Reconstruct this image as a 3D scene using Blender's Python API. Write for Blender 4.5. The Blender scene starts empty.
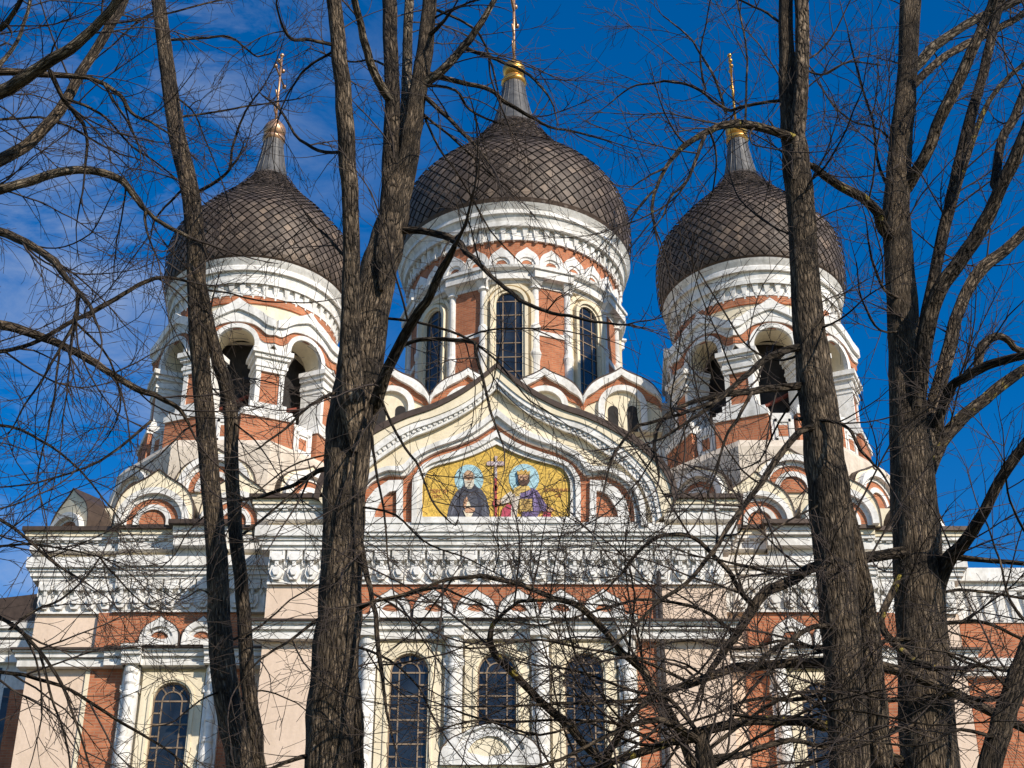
import bpy, math, random
from mathutils import Vector, Matrix, noise as mnoise
R = math.radians
sc = bpy.context.scene

# ------------------------------------------------------------------ camera, sky, sun, exposure
FPX, PITCH, CAMX, CAMY, CAMZ = 1550.0, R(30.0), 0.0, -40.0, 1.6
cam_d = bpy.data.cameras.new('camera'); cam = bpy.data.objects.new('camera', cam_d)
sc.collection.objects.link(cam); sc.camera = cam
cam.location = (CAMX, CAMY, CAMZ); cam.rotation_euler = (R(90) + PITCH, 0, 0)
cam_d.sensor_width = 36.0; cam_d.lens = FPX / 1024.0 * 36.0
cam_d.clip_start = 0.1; cam_d.clip_end = 6000

SUN_EL, SUN_AZ = R(33), R(43)           # azimuth measured from behind the camera towards the right
sun_dir = Vector((math.cos(SUN_EL) * math.sin(SUN_AZ), -math.cos(SUN_EL) * math.cos(SUN_AZ), math.sin(SUN_EL)))
sl = bpy.data.lights.new('sun', 'SUN'); sl.energy = 5.0; sl.angle = R(0.5); sl.color = (1.0, 0.93, 0.815)
so = bpy.data.objects.new('sun', sl); sc.collection.objects.link(so)
so.rotation_euler = sun_dir.to_track_quat('Z', 'Y').to_euler()

w = bpy.data.worlds.new('World'); sc.world = w; w.use_nodes = True
nt = w.node_tree; nt.nodes.clear(); L = nt.links.new
out = nt.nodes.new('ShaderNodeOutputWorld'); bg = nt.nodes.new('ShaderNodeBackground')
sky = nt.nodes.new('ShaderNodeTexSky'); sky.sky_type = 'NISHITA'; sky.sun_disc = False
sky.sun_elevation = SUN_EL; sky.sun_rotation = math.atan2(sun_dir.x, sun_dir.y)
sky.air_density = 1.0; sky.dust_density = 0.2; sky.ozone_density = 2.0
hs = nt.nodes.new('ShaderNodeHueSaturation'); hs.inputs['Hue'].default_value = 0.509; hs.inputs['Saturation'].default_value = 1.5; hs.inputs['Value'].default_value = 1.36
L(sky.outputs[0], hs.inputs['Color'])
tc = nt.nodes.new('ShaderNodeTexCoord')
mp = nt.nodes.new('ShaderNodeMapping'); mp.inputs['Scale'].default_value = (4.0, 7.0, 12.0); mp.inputs['Rotation'].default_value = (0, R(35), 0)
mp.inputs['Location'].default_value = (0.35, 0.0, 0.2)
L(tc.outputs['Generated'], mp.inputs['Vector'])
cn = nt.nodes.new('ShaderNodeTexNoise'); cn.inputs['Scale'].default_value = 1.5; cn.inputs['Detail'].default_value = 9; cn.inputs['Roughness'].default_value = 0.66; cn.inputs['Distortion'].default_value = 0.6
L(mp.outputs[0], cn.inputs['Vector'])
cr = nt.nodes.new('ShaderNodeValToRGB'); cr.color_ramp.elements[0].position = 0.42; cr.color_ramp.elements[1].position = 0.85
L(cn.outputs['Fac'], cr.inputs['Fac'])
sx = nt.nodes.new('ShaderNodeSeparateXYZ'); L(tc.outputs['Generated'], sx.inputs[0])
mr = nt.nodes.new('ShaderNodeMapRange'); mr.inputs['From Min'].default_value = -0.03; mr.inputs['From Max'].default_value = -0.22
mr.inputs['To Min'].default_value = 0.0; mr.inputs['To Max'].default_value = 0.68
L(sx.outputs['X'], mr.inputs['Value'])
mm = nt.nodes.new('ShaderNodeMath'); mm.operation = 'MULTIPLY'; L(cr.outputs['Color'], mm.inputs[0]); L(mr.outputs[0], mm.inputs[1])
mx = nt.nodes.new('ShaderNodeMix'); mx.data_type = 'RGBA'; L(mm.outputs[0], mx.inputs[0]); L(hs.outputs[0], mx.inputs[6]); mx.inputs[7].default_value = (5.2, 5.8, 6.8, 1)
L(mx.outputs[2], bg.inputs['Color']); bg.inputs['Strength'].default_value = 0.10
L(bg.outputs[0], out.inputs['Surface'])
sc.view_settings.view_transform = 'Standard'; sc.view_settings.look = 'None'
sc.view_settings.exposure = 0.15; sc.view_settings.gamma = 1.0; sc.view_settings.use_curve_mapping = False

# ------------------------------------------------------------------ measuring helpers (where things stand, read off the photograph)
def P(px, py, Y):
    u = (px - 512) / FPX; v = (384 - py) / FPX
    dx, dy, dz = u, math.cos(PITCH) - v * math.sin(PITCH), math.sin(PITCH) + v * math.cos(PITCH)
    t = (Y - CAMY) / dy
    return Vector((CAMX + t * dx, Y, CAMZ + t * dz))
def Zat(py, Y): return P(512, py, Y).z
def Xat(px, py, Y): return P(px, py, Y).x
def depth_of(p):
    d = Vector(p) - Vector((CAMX, CAMY, CAMZ))
    return d.y * math.cos(PITCH) + d.z * math.sin(PITCH)

# ------------------------------------------------------------------ mesh helpers
class Frame:
    def __init__(s, ox, oy, ang=0.0, oz=0.0):
        s.o = Vector((ox, oy, oz)); s.t = Vector((math.cos(ang), math.sin(ang), 0)); s.n = Vector((math.sin(ang), -math.cos(ang), 0))
    def pt(s, u, d, z): return s.o + s.t * u + s.n * d + Vector((0, 0, z))
def wloc(o):
    p = Vector()
    while o: p = p + o.location; o = o.parent
    return p
class MB:
    def __init__(s): s.v = []; s.f = []; s.uv = []; s.smooth = []
    def quad(s, idx, sm=False, uv=None): s.f.append(tuple(idx)); s.smooth.append(sm); s.uv.append(uv)
    def box(s, fr, u0, u1, d0, d1, z0, z1):
        b = len(s.v)
        for z in (z0, z1):
            for u, d in ((u0, d0), (u1, d0), (u1, d1), (u0, d1)): s.v.append(fr.pt(u, d, z))
        for q in ((3, 2, 1, 0), (4, 5, 6, 7), (0, 1, 5, 4), (1, 2, 6, 5), (2, 3, 7, 6), (3, 0, 4, 7)): s.quad([b + i for i in q][::-1])
    def taper(s, fr, u, d0, d1, z0, z1, k):          # block whose lower end is drawn in by k (a corbel)
        b = len(s.v)
        for z, kk in ((z0, k), (z1, 1.0)):
            for uu, d in ((-u * kk, d0), (u * kk, d0), (u * kk, d0 + (d1 - d0) * kk), (-u * kk, d0 + (d1 - d0) * kk)): s.v.append(fr.pt(uu, d, z))
        for q in ((3, 2, 1, 0), (4, 5, 6, 7), (0, 1, 5, 4), (1, 2, 6, 5), (2, 3, 7, 6), (3, 0, 4, 7)): s.quad([b + i for i in q][::-1])
    def prism(s, fr, poly, d0, d1):
        n = len(poly); b = len(s.v)
        for d in (d0, d1):
            for u, z in poly: s.v.append(fr.pt(u, d, z))
        s.quad([b + i for i in range(n)]); s.quad([b + n + i for i in range(n)][::-1])
        for i in range(n):
            j = (i + 1) % n; s.quad((b + i, b + n + i, b + n + j, b + j))
    def band(s, fr, A, B, d0, d1):
        n = len(A); b = len(s.v)
        for d in (d0, d1):
            for C in (A, B):
                for u, z in C: s.v.append(fr.pt(u, d, z))
        a0, b0, a1, b1 = b, b + n, b + 2 * n, b + 3 * n
        for i in range(n - 1):
            s.quad((a1 + i, a1 + i + 1, b1 + i + 1, b1 + i)); s.quad((a0 + i, b0 + i, b0 + i + 1, a0 + i + 1))
            s.quad((a0 + i, a0 + i + 1, a1 + i + 1, a1 + i)); s.quad((b0 + i, b1 + i, b1 + i + 1, b0 + i + 1))
        for i in (0, n - 1): s.quad((a0 + i, a1 + i, b1 + i, b0 + i))
    def rev(s, cx, cy, prof, n=96, smooth=False, cap=False, rot=0.0, a0=0.0, a1=2 * math.pi):
        b = len(s.v); m = len(prof); full = abs(a1 - a0 - 2 * math.pi) < 1e-6; nn = n if full else n + 1
        for i in range(nn):
            a = a0 + (a1 - a0) * i / n + rot
            for r, z in prof: s.v.append(Vector((cx + r * math.sin(a), cy - r * math.cos(a), z)))
        for i in range(n):
            j = (i + 1) % nn
            for k in range(m - 1): s.quad((b + i * m + k, b + j * m + k, b + j * m + k + 1, b + i * m + k + 1), smooth)
        if cap:
            s.quad([b + i * m for i in range(nn)]); s.quad([b + i * m + m - 1 for i in range(nn)][::-1])
    def sphere(s, c, r, n=20, sz=1.0):
        s.rev(c[0], c[1], [(max(1e-4, r * math.sin(math.pi * i / 12)), c[2] - r * sz * math.cos(math.pi * i / 12)) for i in range(13)], n, True)
    def tube(s, pts, rad, sides=6, ridges=0.0, seed=0, cap=True):
        n = len(pts); b = len(s.v); per = sides + 1
        T = [(pts[min(i + 1, n - 1)] - pts[max(i - 1, 0)]).normalized() for i in range(n)]
        ref = Vector((0, 1, 0)) if abs(T[0].y) < 0.9 else Vector((1, 0, 0))
        X = (ref - T[0] * ref.dot(T[0])).normalized(); ln = 0.0
        for i in range(n):
            X = (X - T[i] * X.dot(T[i])).normalized(); Yv = T[i].cross(X)
            if i: ln += (pts[i] - pts[i - 1]).length
            for k in range(per):
                a = 2 * math.pi * (k % sides) / sides; r = rad[i]
                if ridges:
                    r *= 1 + ridges * (mnoise.noise(Vector((math.cos(a) * 1.6 + seed, math.sin(a) * 1.6, ln * 1.3))) + 0.5 * mnoise.noise(Vector((math.cos(a) * 4 + seed, math.sin(a) * 4, ln * 3.1))))
                s.v.append(pts[i] + X * (math.cos(a) * r) + Yv * (math.sin(a) * r))
            if i:
                l0 = ln - (pts[i] - pts[i - 1]).length
                rr = max(0.02, max(rad[:4]))
                for k in range(sides):
                    p = b + (i - 1) * per + k; q = b + i * per + k
                    u0 = k / sides * 6.283 * rr; u1 = (k + 1) / sides * 6.283 * rr
                    s.quad((p, q, q + 1, p + 1), True, ((u0, l0), (u0, ln), (u1, ln), (u1, l0)))
        if cap: s.quad([b + (n - 1) * per + k for k in range(sides)]); s.quad([b + k for k in range(sides)][::-1])
    def build(s, name, mat, parent=None, recalc=True, uv=False):
        me = bpy.data.meshes.new(name); off = wloc(parent)
        me.from_pydata([tuple(p - off) for p in s.v] if parent else [tuple(p) for p in s.v], [], s.f)
        me.polygons.foreach_set('use_smooth', s.smooth)
        if uv:
            ul = me.uv_layers.new(name='bark'); flat = []
            for f, u in zip(s.f, s.uv):
                for k in range(len(f)): flat += list(u[k]) if u else [0.0, 0.0]
            ul.data.foreach_set('uv', flat)
        me.materials.append(mat); me.update()
        if recalc:
            import bmesh
            bm = bmesh.new(); bm.from_mesh(me); bmesh.ops.recalc_face_normals(bm, faces=bm.faces); bm.to_mesh(me); bm.free()
        o = bpy.data.objects.new(name, me); sc.collection.objects.link(o)
        if parent: o.parent = parent
        return o
def empty(name, loc, label=None, cat=None, group=None, parent=None):
    o = bpy.data.objects.new(name, None); sc.collection.objects.link(o); o.location = loc; o.empty_display_size = 0.3
    if label: o['label'] = label; o['category'] = cat
    if group: o['group'] = group
    return o
def mirror(half): return [(-u, z) for u, z in reversed(half[1:])] + list(half)
def resample(C, n):
    ds = [0.0]
    for a, b in zip(C, C[1:]): ds.append(ds[-1] + math.hypot(b[0] - a[0], b[1] - a[1]))
    o = []; k = 0
    for i in range(n):
        t = ds[-1] * i / (n - 1)
        while k < len(ds) - 2 and ds[k + 1] < t: k += 1
        f = (t - ds[k]) / max(1e-9, ds[k + 1] - ds[k])
        o.append((C[k][0] + (C[k + 1][0] - C[k][0]) * f, C[k][1] + (C[k + 1][1] - C[k][1]) * f))
    return o
def crom(C, sub=4):                     # smooth a polyline (works on tuples)
    o = []
    for i in range(len(C) - 1):
        p0, p1, p2, p3 = C[max(0, i - 1)], C[i], C[i + 1], C[min(len(C) - 1, i + 2)]
        for k in range(sub):
            t = k / sub
            o.append(tuple(0.5 * (2 * b + (c - a) * t + (2 * a - 5 * b + 4 * c - d) * t * t + (3 * b - a - 3 * c + d) * t ** 3) for a, b, c, d in zip(p0, p1, p2, p3)))
    o.append(tuple(C[-1])); return o
def arc(cx, cz, r, n=24, a0=0.0, a1=math.pi, sq=1.0): return [(cx - r * math.cos(a0 + (a1 - a0) * i / n), cz + r * sq * math.sin(a0 + (a1 - a0) * i / n)) for i in range(n + 1)]

# ------------------------------------------------------------------ materials
def mat_base(name, rough=0.8, metal=0.0, spec=0.3):
    m = bpy.data.materials.new(name); m.use_nodes = True; n = m.node_tree
    b = n.nodes['Principled BSDF']; b.inputs['Roughness'].default_value = rough; b.inputs['Metallic'].default_value = metal
    b.inputs['Specular IOR Level'].default_value = spec
    return m, n, b
def plaster(name, col, var=0.12, stain=0.18, rough=0.85, bump=0.15, scale=1.0):
    m, n, b = mat_base(name, rough, 0, 0.2); k = n.links.new
    g = n.nodes.new('ShaderNodeNewGeometry')
    mpn = n.nodes.new('ShaderNodeMapping'); mpn.inputs['Scale'].default_value = (1.6 * scale, 1.6 * scale, 0.35 * scale); k(g.outputs['Position'], mpn.inputs[0])
    n1 = n.nodes.new('ShaderNodeTexNoise'); n1.inputs['Scale'].default_value = 1.3; n1.inputs['Detail'].default_value = 8; n1.inputs['Roughness'].default_value = 0.65; k(mpn.outputs[0], n1.inputs['Vector'])
    r1 = n.nodes.new('ShaderNodeValToRGB'); r1.color_ramp.elements[0].position = 0.42; r1.color_ramp.elements[1].position = 0.72
    d = [c * (1 - stain) for c in col]; d = [d[0], d[1] * 0.985, d[2] * 0.95]
    r1.color_ramp.elements[0].color = (*col, 1); r1.color_ramp.elements[1].color = (*d, 1); k(n1.outputs['Fac'], r1.inputs[0])
    n2 = n.nodes.new('ShaderNodeTexNoise'); n2.inputs['Scale'].default_value = 9; n2.inputs['Detail'].default_value = 6; k(g.outputs['Position'], n2.inputs['Vector'])
    mx = n.nodes.new('ShaderNodeMix'); mx.data_type = 'RGBA'; mx.blend_type = 'MULTIPLY'; mx.inputs[0].default_value = var * 2
    r2 = n.nodes.new('ShaderNodeValToRGB'); r2.color_ramp.elements[0].position = 0.3; r2.color_ramp.elements[1].position = 0.6; r2.color_ramp.elements[0].color = (0.55, 0.53, 0.5, 1); k(n2.outputs['Fac'], r2.inputs[0])
    k(r1.outputs[0], mx.inputs[6]); k(r2.outputs[0], mx.inputs[7]); k(mx.outputs[2], b.inputs['Base Color'])
    bp = n.nodes.new('ShaderNodeBump'); bp.inputs['Strength'].default_value = bump; bp.inputs['Distance'].default_value = 0.03
    n3 = n.nodes.new('ShaderNodeTexNoise'); n3.inputs['Scale'].default_value = 22; n3.inputs['Detail'].default_value = 5; k(g.outputs['Position'], n3.inputs['Vector'])
    k(n3.outputs['Fac'], bp.inputs['Height']); k(bp.outputs[0], b.inputs['Normal'])
    return m
def brick_mat(name):
    m, n, b = mat_base(name, 0.85, 0, 0.2); k = n.links.new
    g = n.nodes.new('ShaderNodeNewGeometry')
    cr_ = n.nodes.new('ShaderNodeVectorMath'); cr_.operation = 'CROSS_PRODUCT'; cr_.inputs[0].default_value = (0, 0, 1); k(g.outputs['True Normal'], cr_.inputs[1])
    nm = n.nodes.new('ShaderNodeVectorMath'); nm.operation = 'NORMALIZE'; k(cr_.outputs[0], nm.inputs[0])
    dt = n.nodes.new('ShaderNodeVectorMath'); dt.operation = 'DOT_PRODUCT'; k(nm.outputs[0], dt.inputs[0]); k(g.outputs['Position'], dt.inputs[1])
    sp = n.nodes.new('ShaderNodeSeparateXYZ'); k(g.outputs['Position'], sp.inputs[0])
    cb = n.nodes.new('ShaderNodeCombineXYZ'); k(dt.outputs['Value'], cb.inputs[0]); k(sp.outputs['Z'], cb.inputs[1])
    t = n.nodes.new('ShaderNodeTexBrick'); t.inputs['Scale'].default_value = 1.0; t.inputs['Brick Width'].default_value = 0.27; t.inputs['Row Height'].default_value = 0.085
    t.inputs['Mortar Size'].default_value = 0.012; t.inputs['Mortar Smooth'].default_value = 0.3; t.inputs['Bias'].default_value = -0.1
    t.inputs['Color1'].default_value = (0.50, 0.18, 0.085, 1); t.inputs['Color2'].default_value = (0.36, 0.115, 0.055, 1); t.inputs['Mortar'].default_value = (0.40, 0.23, 0.14, 1)
    k(cb.outputs[0], t.inputs['Vector'])
    n2 = n.nodes.new('ShaderNodeTexNoise'); n2.inputs['Scale'].default_value = 1.7; n2.inputs['Detail'].default_value = 7; k(g.outputs['Position'], n2.inputs['Vector'])
    r2 = n.nodes.new('ShaderNodeValToRGB'); r2.color_ramp.elements[0].position = 0.3; r2.color_ramp.elements[1].position = 0.65
    r2.color_ramp.elements[0].color = (0.68, 0.66, 0.66, 1); r2.color_ramp.elements[1].color = (1.1, 1.08, 1.05, 1); k(n2.outputs['Fac'], r2.inputs[0])
    mx = n.nodes.new('ShaderNodeMix'); mx.data_type = 'RGBA'; mx.blend_type = 'MULTIPLY'; mx.inputs[0].default_value = 0.8
    k(t.outputs['Color'], mx.inputs[6]); k(r2.outputs[0], mx.inputs[7]); k(mx.outputs[2], b.inputs['Base Color'])
    bp = n.nodes.new('ShaderNodeBump'); bp.inputs['Strength'].default_value = 0.4; bp.inputs['Distance'].default_value = 0.01; bp.invert = True
    k(t.outputs['Fac'], bp.inputs['Height']); k(bp.outputs[0], b.inputs['Normal'])
    return m
def plain(name, col, rough=0.6, metal=0.0, var=0.25, scale=6.0, spec=0.3):
    m, n, b = mat_base(name, rough, metal, spec); k = n.links.new
    g = n.nodes.new('ShaderNodeNewGeometry'); n1 = n.nodes.new('ShaderNodeTexNoise'); n1.inputs['Scale'].default_value = scale; n1.inputs['Detail'].default_value = 6
    k(g.outputs['Position'], n1.inputs['Vector'])
    r = n.nodes.new('ShaderNodeValToRGB'); r.color_ramp.elements[0].position = 0.3; r.color_ramp.elements[1].position = 0.7
    r.color_ramp.elements[0].color = (*[c * (1 - var) for c in col], 1); r.color_ramp.elements[1].color = (*[min(1, c * (1 + var)) for c in col], 1)
    k(n1.outputs['Fac'], r.inputs[0]); k(r.outputs[0], b.inputs['Base Color'])
    return m
def tile_mat(name):
    m, n, b = mat_base(name, 0.6, 0.1, 0.35); k = n.links.new
    g = n.nodes.new('ShaderNodeNewGeometry')
    r = n.nodes.new('ShaderNodeValToRGB'); e = r.color_ramp.elements
    e[0].color = (0.065, 0.047, 0.035, 1); e[1].color = (0.19, 0.138, 0.10, 1); e.new(0.45).color = (0.095, 0.069, 0.052, 1); e.new(0.8).color = (0.125, 0.096, 0.076, 1)
    k(g.outputs['Random Per Island'], r.inputs[0])
    n1 = n.nodes.new('ShaderNodeTexNoise'); n1.inputs['Scale'].default_value = 1.6; n1.inputs['Detail'].default_value = 9; n1.inputs['Roughness'].default_value = .65; k(g.outputs['Position'], n1.inputs['Vector'])
    r2 = n.nodes.new('ShaderNodeValToRGB'); r2.color_ramp.elements[0].position = 0.3; r2.color_ramp.elements[1].position = 0.7
    r2.color_ramp.elements[0].color = (0.55, 0.54, 0.54, 1); r2.color_ramp.elements[1].color = (1.3, 1.24, 1.16, 1); k(n1.outputs['Fac'], r2.inputs[0])
    mx = n.nodes.new('ShaderNodeMix'); mx.data_type = 'RGBA'; mx.blend_type = 'MULTIPLY'; mx.inputs[0].default_value = 1
    k(r.outputs[0], mx.inputs[6]); k(r2.outputs[0], mx.inputs[7]); k(mx.outputs[2], b.inputs['Base Color'])
    return m
def bark_mat(name, c0, c1, c2, lichen=0.0):
    m, n, b = mat_base(name, 0.9, 0, 0.15); k = n.links.new
    uv = n.nodes.new('ShaderNodeUVMap'); uv.uv_map = 'bark'; g = n.nodes.new('ShaderNodeNewGeometry')
    mpn = n.nodes.new('ShaderNodeMapping'); mpn.inputs['Scale'].default_value = (30, 6.0, 1); k(uv.outputs[0], mpn.inputs[0])
    n0 = n.nodes.new('ShaderNodeTexNoise'); n0.inputs['Scale'].default_value = 1.0; n0.inputs['Detail'].default_value = 6; n0.inputs['Roughness'].default_value = 0.6; n0.inputs['Distortion'].default_value = 1.2; k(mpn.outputs[0], n0.inputs['Vector'])
    r = n.nodes.new('ShaderNodeValToRGB'); e = r.color_ramp.elements; e[0].position = 0.34; e[1].position = 0.68
    e[0].color = (*c0, 1); e[1].color = (*c2, 1); e.new(0.5).color = (*c1, 1); k(n0.outputs['Fac'], r.inputs[0])
    n1 = n.nodes.new('ShaderNodeTexNoise'); n1.inputs['Scale'].default_value = 3.4; n1.inputs['Detail'].default_value = 5; k(g.outputs['Position'], n1.inputs['Vector'])
    r2 = n.nodes.new('ShaderNodeValToRGB'); r2.color_ramp.elements[0].position = 0.36; r2.color_ramp.elements[1].position = 0.64
    r2.color_ramp.elements[0].color = (0.42, 0.42, 0.42, 1); r2.color_ramp.elements[1].color = (1.3, 1.24, 1.14, 1); k(n1.outputs['Fac'], r2.inputs[0])
    mx = n.nodes.new('ShaderNodeMix'); mx.data_type = 'RGBA'; mx.blend_type = 'MULTIPLY'; mx.inputs[0].default_value = 1
    k(r.outputs[0], mx.inputs[6]); k(r2.outputs[0], mx.inputs[7]); last = mx.outputs[2]
    # broken plates: dark cracks between them
    mv = n.nodes.new('ShaderNodeMapping'); mv.inputs['Scale'].default_value = (22, 6.5, 1); k(uv.outputs[0], mv.inputs[0])
    nd = n.nodes.new('ShaderNodeTexNoise'); nd.inputs['Scale'].default_value = .8; nd.inputs['Detail'].default_value = 3; k(mv.outputs[0], nd.inputs['Vector'])
    va = n.nodes.new('ShaderNodeVectorMath'); va.operation = 'MULTIPLY_ADD'; va.inputs[1].default_value = (1.6, 1.6, 0); k(nd.outputs['Color'], va.inputs[0]); k(mv.outputs[0], va.inputs[2])
    vo = n.nodes.new('ShaderNodeTexVoronoi'); vo.feature = 'DISTANCE_TO_EDGE'; vo.inputs['Scale'].default_value = 1.0; k(va.outputs[0], vo.inputs['Vector'])
    rv = n.nodes.new('ShaderNodeValToRGB'); rv.color_ramp.elements[0].position = 0.02; rv.color_ramp.elements[1].position = 0.22
    rv.color_ramp.elements[0].color = (0.22, 0.2, 0.18, 1); rv.color_ramp.elements[1].color = (1.15, 1.12, 1.08, 1); k(vo.outputs['Distance'], rv.inputs[0])
    mv2 = n.nodes.new('ShaderNodeMix'); mv2.data_type = 'RGBA'; mv2.blend_type = 'MULTIPLY'; mv2.inputs[0].default_value = .68; k(last, mv2.inputs[6]); k(rv.outputs[0], mv2.inputs[7]); last = mv2.outputs[2]
    if lichen:
        n3 = n.nodes.new('ShaderNodeTexNoise'); n3.inputs['Scale'].default_value = 9.0; n3.inputs['Detail'].default_value = 6; k(g.outputs['Position'], n3.inputs['Vector'])
        r3 = n.nodes.new('ShaderNodeValToRGB'); r3.color_ramp.elements[0].position = 0.66 - 0.12 * lichen; r3.color_ramp.elements[1].position = 0.72 - 0.12 * lichen; k(n3.outputs['Fac'], r3.inputs[0])
        m3 = n.nodes.new('ShaderNodeMix'); m3.data_type = 'RGBA'; k(r3.outputs[0], m3.inputs[0]); k(last, m3.inputs[6]); m3.inputs[7].default_value = (0.30, 0.23, 0.05, 1); last = m3.outputs[2]
    k(last, b.inputs['Base Color'])
    bp = n.nodes.new('ShaderNodeBump'); bp.inputs['Strength'].default_value = 1.0; bp.inputs['Distance'].default_value = 0.05
    hm = n.nodes.new('ShaderNodeMath'); hm.operation = 'ADD'; k(n0.outputs['Fac'], hm.inputs[0]); k(rv.outputs[0], hm.inputs[1])
    k(hm.outputs[0], bp.inputs['Height']); k(bp.outputs[0], b.inputs['Normal'])
    return m
def mosaic_mat(name, col, cell=22.0, var=0.45, rough=0.5):
    m, n, b = mat_base(name, rough, 0, 0.3); k = n.links.new
    g = n.nodes.new('ShaderNodeNewGeometry'); v = n.nodes.new('ShaderNodeTexVoronoi'); v.inputs['Scale'].default_value = cell; k(g.outputs['Position'], v.inputs['Vector'])
    bw = n.nodes.new('ShaderNodeSeparateColor'); k(v.outputs['Color'], bw.inputs[0])
    r = n.nodes.new('ShaderNodeValToRGB'); r.color_ramp.elements[0].color = (*[c * (1 - var) for c in col], 1); r.color_ramp.elements[1].color = (*[min(1, c * (1 + var * 0.6)) for c in col], 1)
    k(bw.outputs[0], r.inputs[0]); k(r.outputs[0], b.inputs['Base Color'])
    return m
def wavy(m, scale=2.2, dist=.03):
    n = m.node_tree; g = n.nodes.new('ShaderNodeNewGeometry'); t = n.nodes.new('ShaderNodeTexVoronoi'); t.inputs['Scale'].default_value = scale
    n.links.new(g.outputs['Position'], t.inputs['Vector']); bp = n.nodes.new('ShaderNodeBump'); bp.inputs['Strength'].default_value = .6; bp.inputs['Distance'].default_value = dist
    n.links.new(t.outputs['Distance'], bp.inputs['Height']); n.links.new(bp.outputs[0], n.nodes['Principled BSDF'].inputs['Normal'])
M = dict(
    white=plaster('white_plaster', (0.82, 0.785, 0.735), 0.2, 0.38), cream=plaster('cream_plaster', (0.80, 0.69, 0.50), 0.1, 0.2),
    pink=plaster('pale_pink_plaster', (0.72, 0.55, 0.42), 0.09, 0.17), stone=plaster('stone_base_plaster', (0.66, 0.56, 0.45), 0.15, 0.3),
    brick=brick_mat('red_brick'), roof=plain('brown_sheet_metal', (0.075, 0.05, 0.036), 0.5, 0.3), tile=tile_mat('dome_tiles'),
    under=plain('dome_underlay', (0.03, 0.024, 0.02), 0.9), lead=plain('grey_neck_metal', (0.105, 0.10, 0.095), 0.5, 0.3, 0.3, 4.0),
    gold=plain('gilding', (0.68, 0.36, 0.09), 0.38, 0.9, 0.2, 5.0), copper=plain('worn_gilding', (0.5, 0.29, 0.17), 0.42, 0.75, 0.3, 8.0), glass=plain('dark_window_glass', (0.014, 0.018, 0.024), 0.1, 0.0, 0.7, 1.6, 0.5),
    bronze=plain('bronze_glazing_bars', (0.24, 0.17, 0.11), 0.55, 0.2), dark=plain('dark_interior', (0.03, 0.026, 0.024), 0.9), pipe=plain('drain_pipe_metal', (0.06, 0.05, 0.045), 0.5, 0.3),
    beam=plain('red_painted_beam', (0.2, 0.05, 0.03), 0.8),
    bark=bark_mat('lime_bark', (0.036, 0.027, 0.02), (0.155, 0.12, 0.088), (0.33, 0.262, 0.195)), darkbark=bark_mat('dark_lime_bark', (0.022, 0.017, 0.013), (0.088, 0.068, 0.05), (0.20, 0.158, 0.118), 0.0),
    lichenbark=bark_mat('lichen_bark', (0.026, 0.02, 0.015), (0.095, 0.074, 0.055), (0.21, 0.168, 0.125), 0.7), palelitbark=bark_mat('pale_lit_bark', (0.045, 0.036, 0.028), (0.2, 0.165, 0.125), (0.38, 0.325, 0.25), 0.0),  # paler copy of the bark puts sunlight on some boughs into its colour
    twig=plain('twig_bark', (0.042, 0.029, 0.022), 0.8, 0, 0.35, 3.0), grass=plain('winter_grass', (0.09, 0.085, 0.04), 0.95, 0, 0.4, 1.5),
    asphalt=plain('asphalt', (0.05, 0.05, 0.05), 0.9, 0, 0.2, 8.0))
wavy(M['glass'])
# ------------------------------------------------------------------ ground
g = MB(); F0 = Frame(0, 0)
g.v += [Vector((-3000, -3000, 0)), Vector((3000, -3000, 0)), Vector((3000, 3000, 0)), Vector((-3000, 3000, 0))]; g.quad((0, 1, 2, 3))
o = g.build('ground', M['grass']); o['kind'] = 'structure'
g = MB(); g.v += [Vector((-40, -16, .004)), Vector((40, -16, .004)), Vector((40, 0, .004)), Vector((-40, 0, .004))]; g.quad((0, 1, 2, 3))
# paved strip in front of the church
o = g.build('pavement', M['asphalt']); o['kind'] = 'structure'

# ------------------------------------------------------------------ cathedral
XC = Xat(496.5, 500, 0.0)
CH = empty('cathedral', (XC, 2.0, 0), 'white, cream and brick cathedral with three dark onion domes and a gold mosaic gable', 'cathedral')
WY = 2.2                                    # wing wall plane; the central block stands on y = 0
FC, FW = Frame(XC, 0), Frame(XC, WY)
zw = lambda py, pr=0.0: Zat(py, WY - pr)
# horizontal courses (lower edge in the photograph, projection, material)
TOP = zw(526, .62)
COURSES = [(530, .62, 'roof'), (536, .52, 'cream'), (540, .48, 'white'), (544, .34, 'white'), (551, .38, 'white'), (561, .10, 'cream'),
           (567, .40, 'white'), (571, .32, 'white'), (576, .27, 'white'), (580.5, .20, 'white'), (613, .05, 'white')]
LEDGE = [(649, .44, 'roof'), (651.5, .38, 'white'), (657, .31, 'white'), (661, .2, 'white'), (666.5, .24, 'white')]
ZC = [TOP] + [zw(p, pr) for p, pr, m in COURSES]
ZL = [zw(647, .44)] + [zw(p, pr) for p, pr, m in LEDGE]
wing_out = XC - Xat(22, 530, WY - .6) - .62          # half width of the wings
cen = (Xat(744, 500, -.6) - Xat(249, 500, -.6)) / 2 - .62    # half width of the central block

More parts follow.
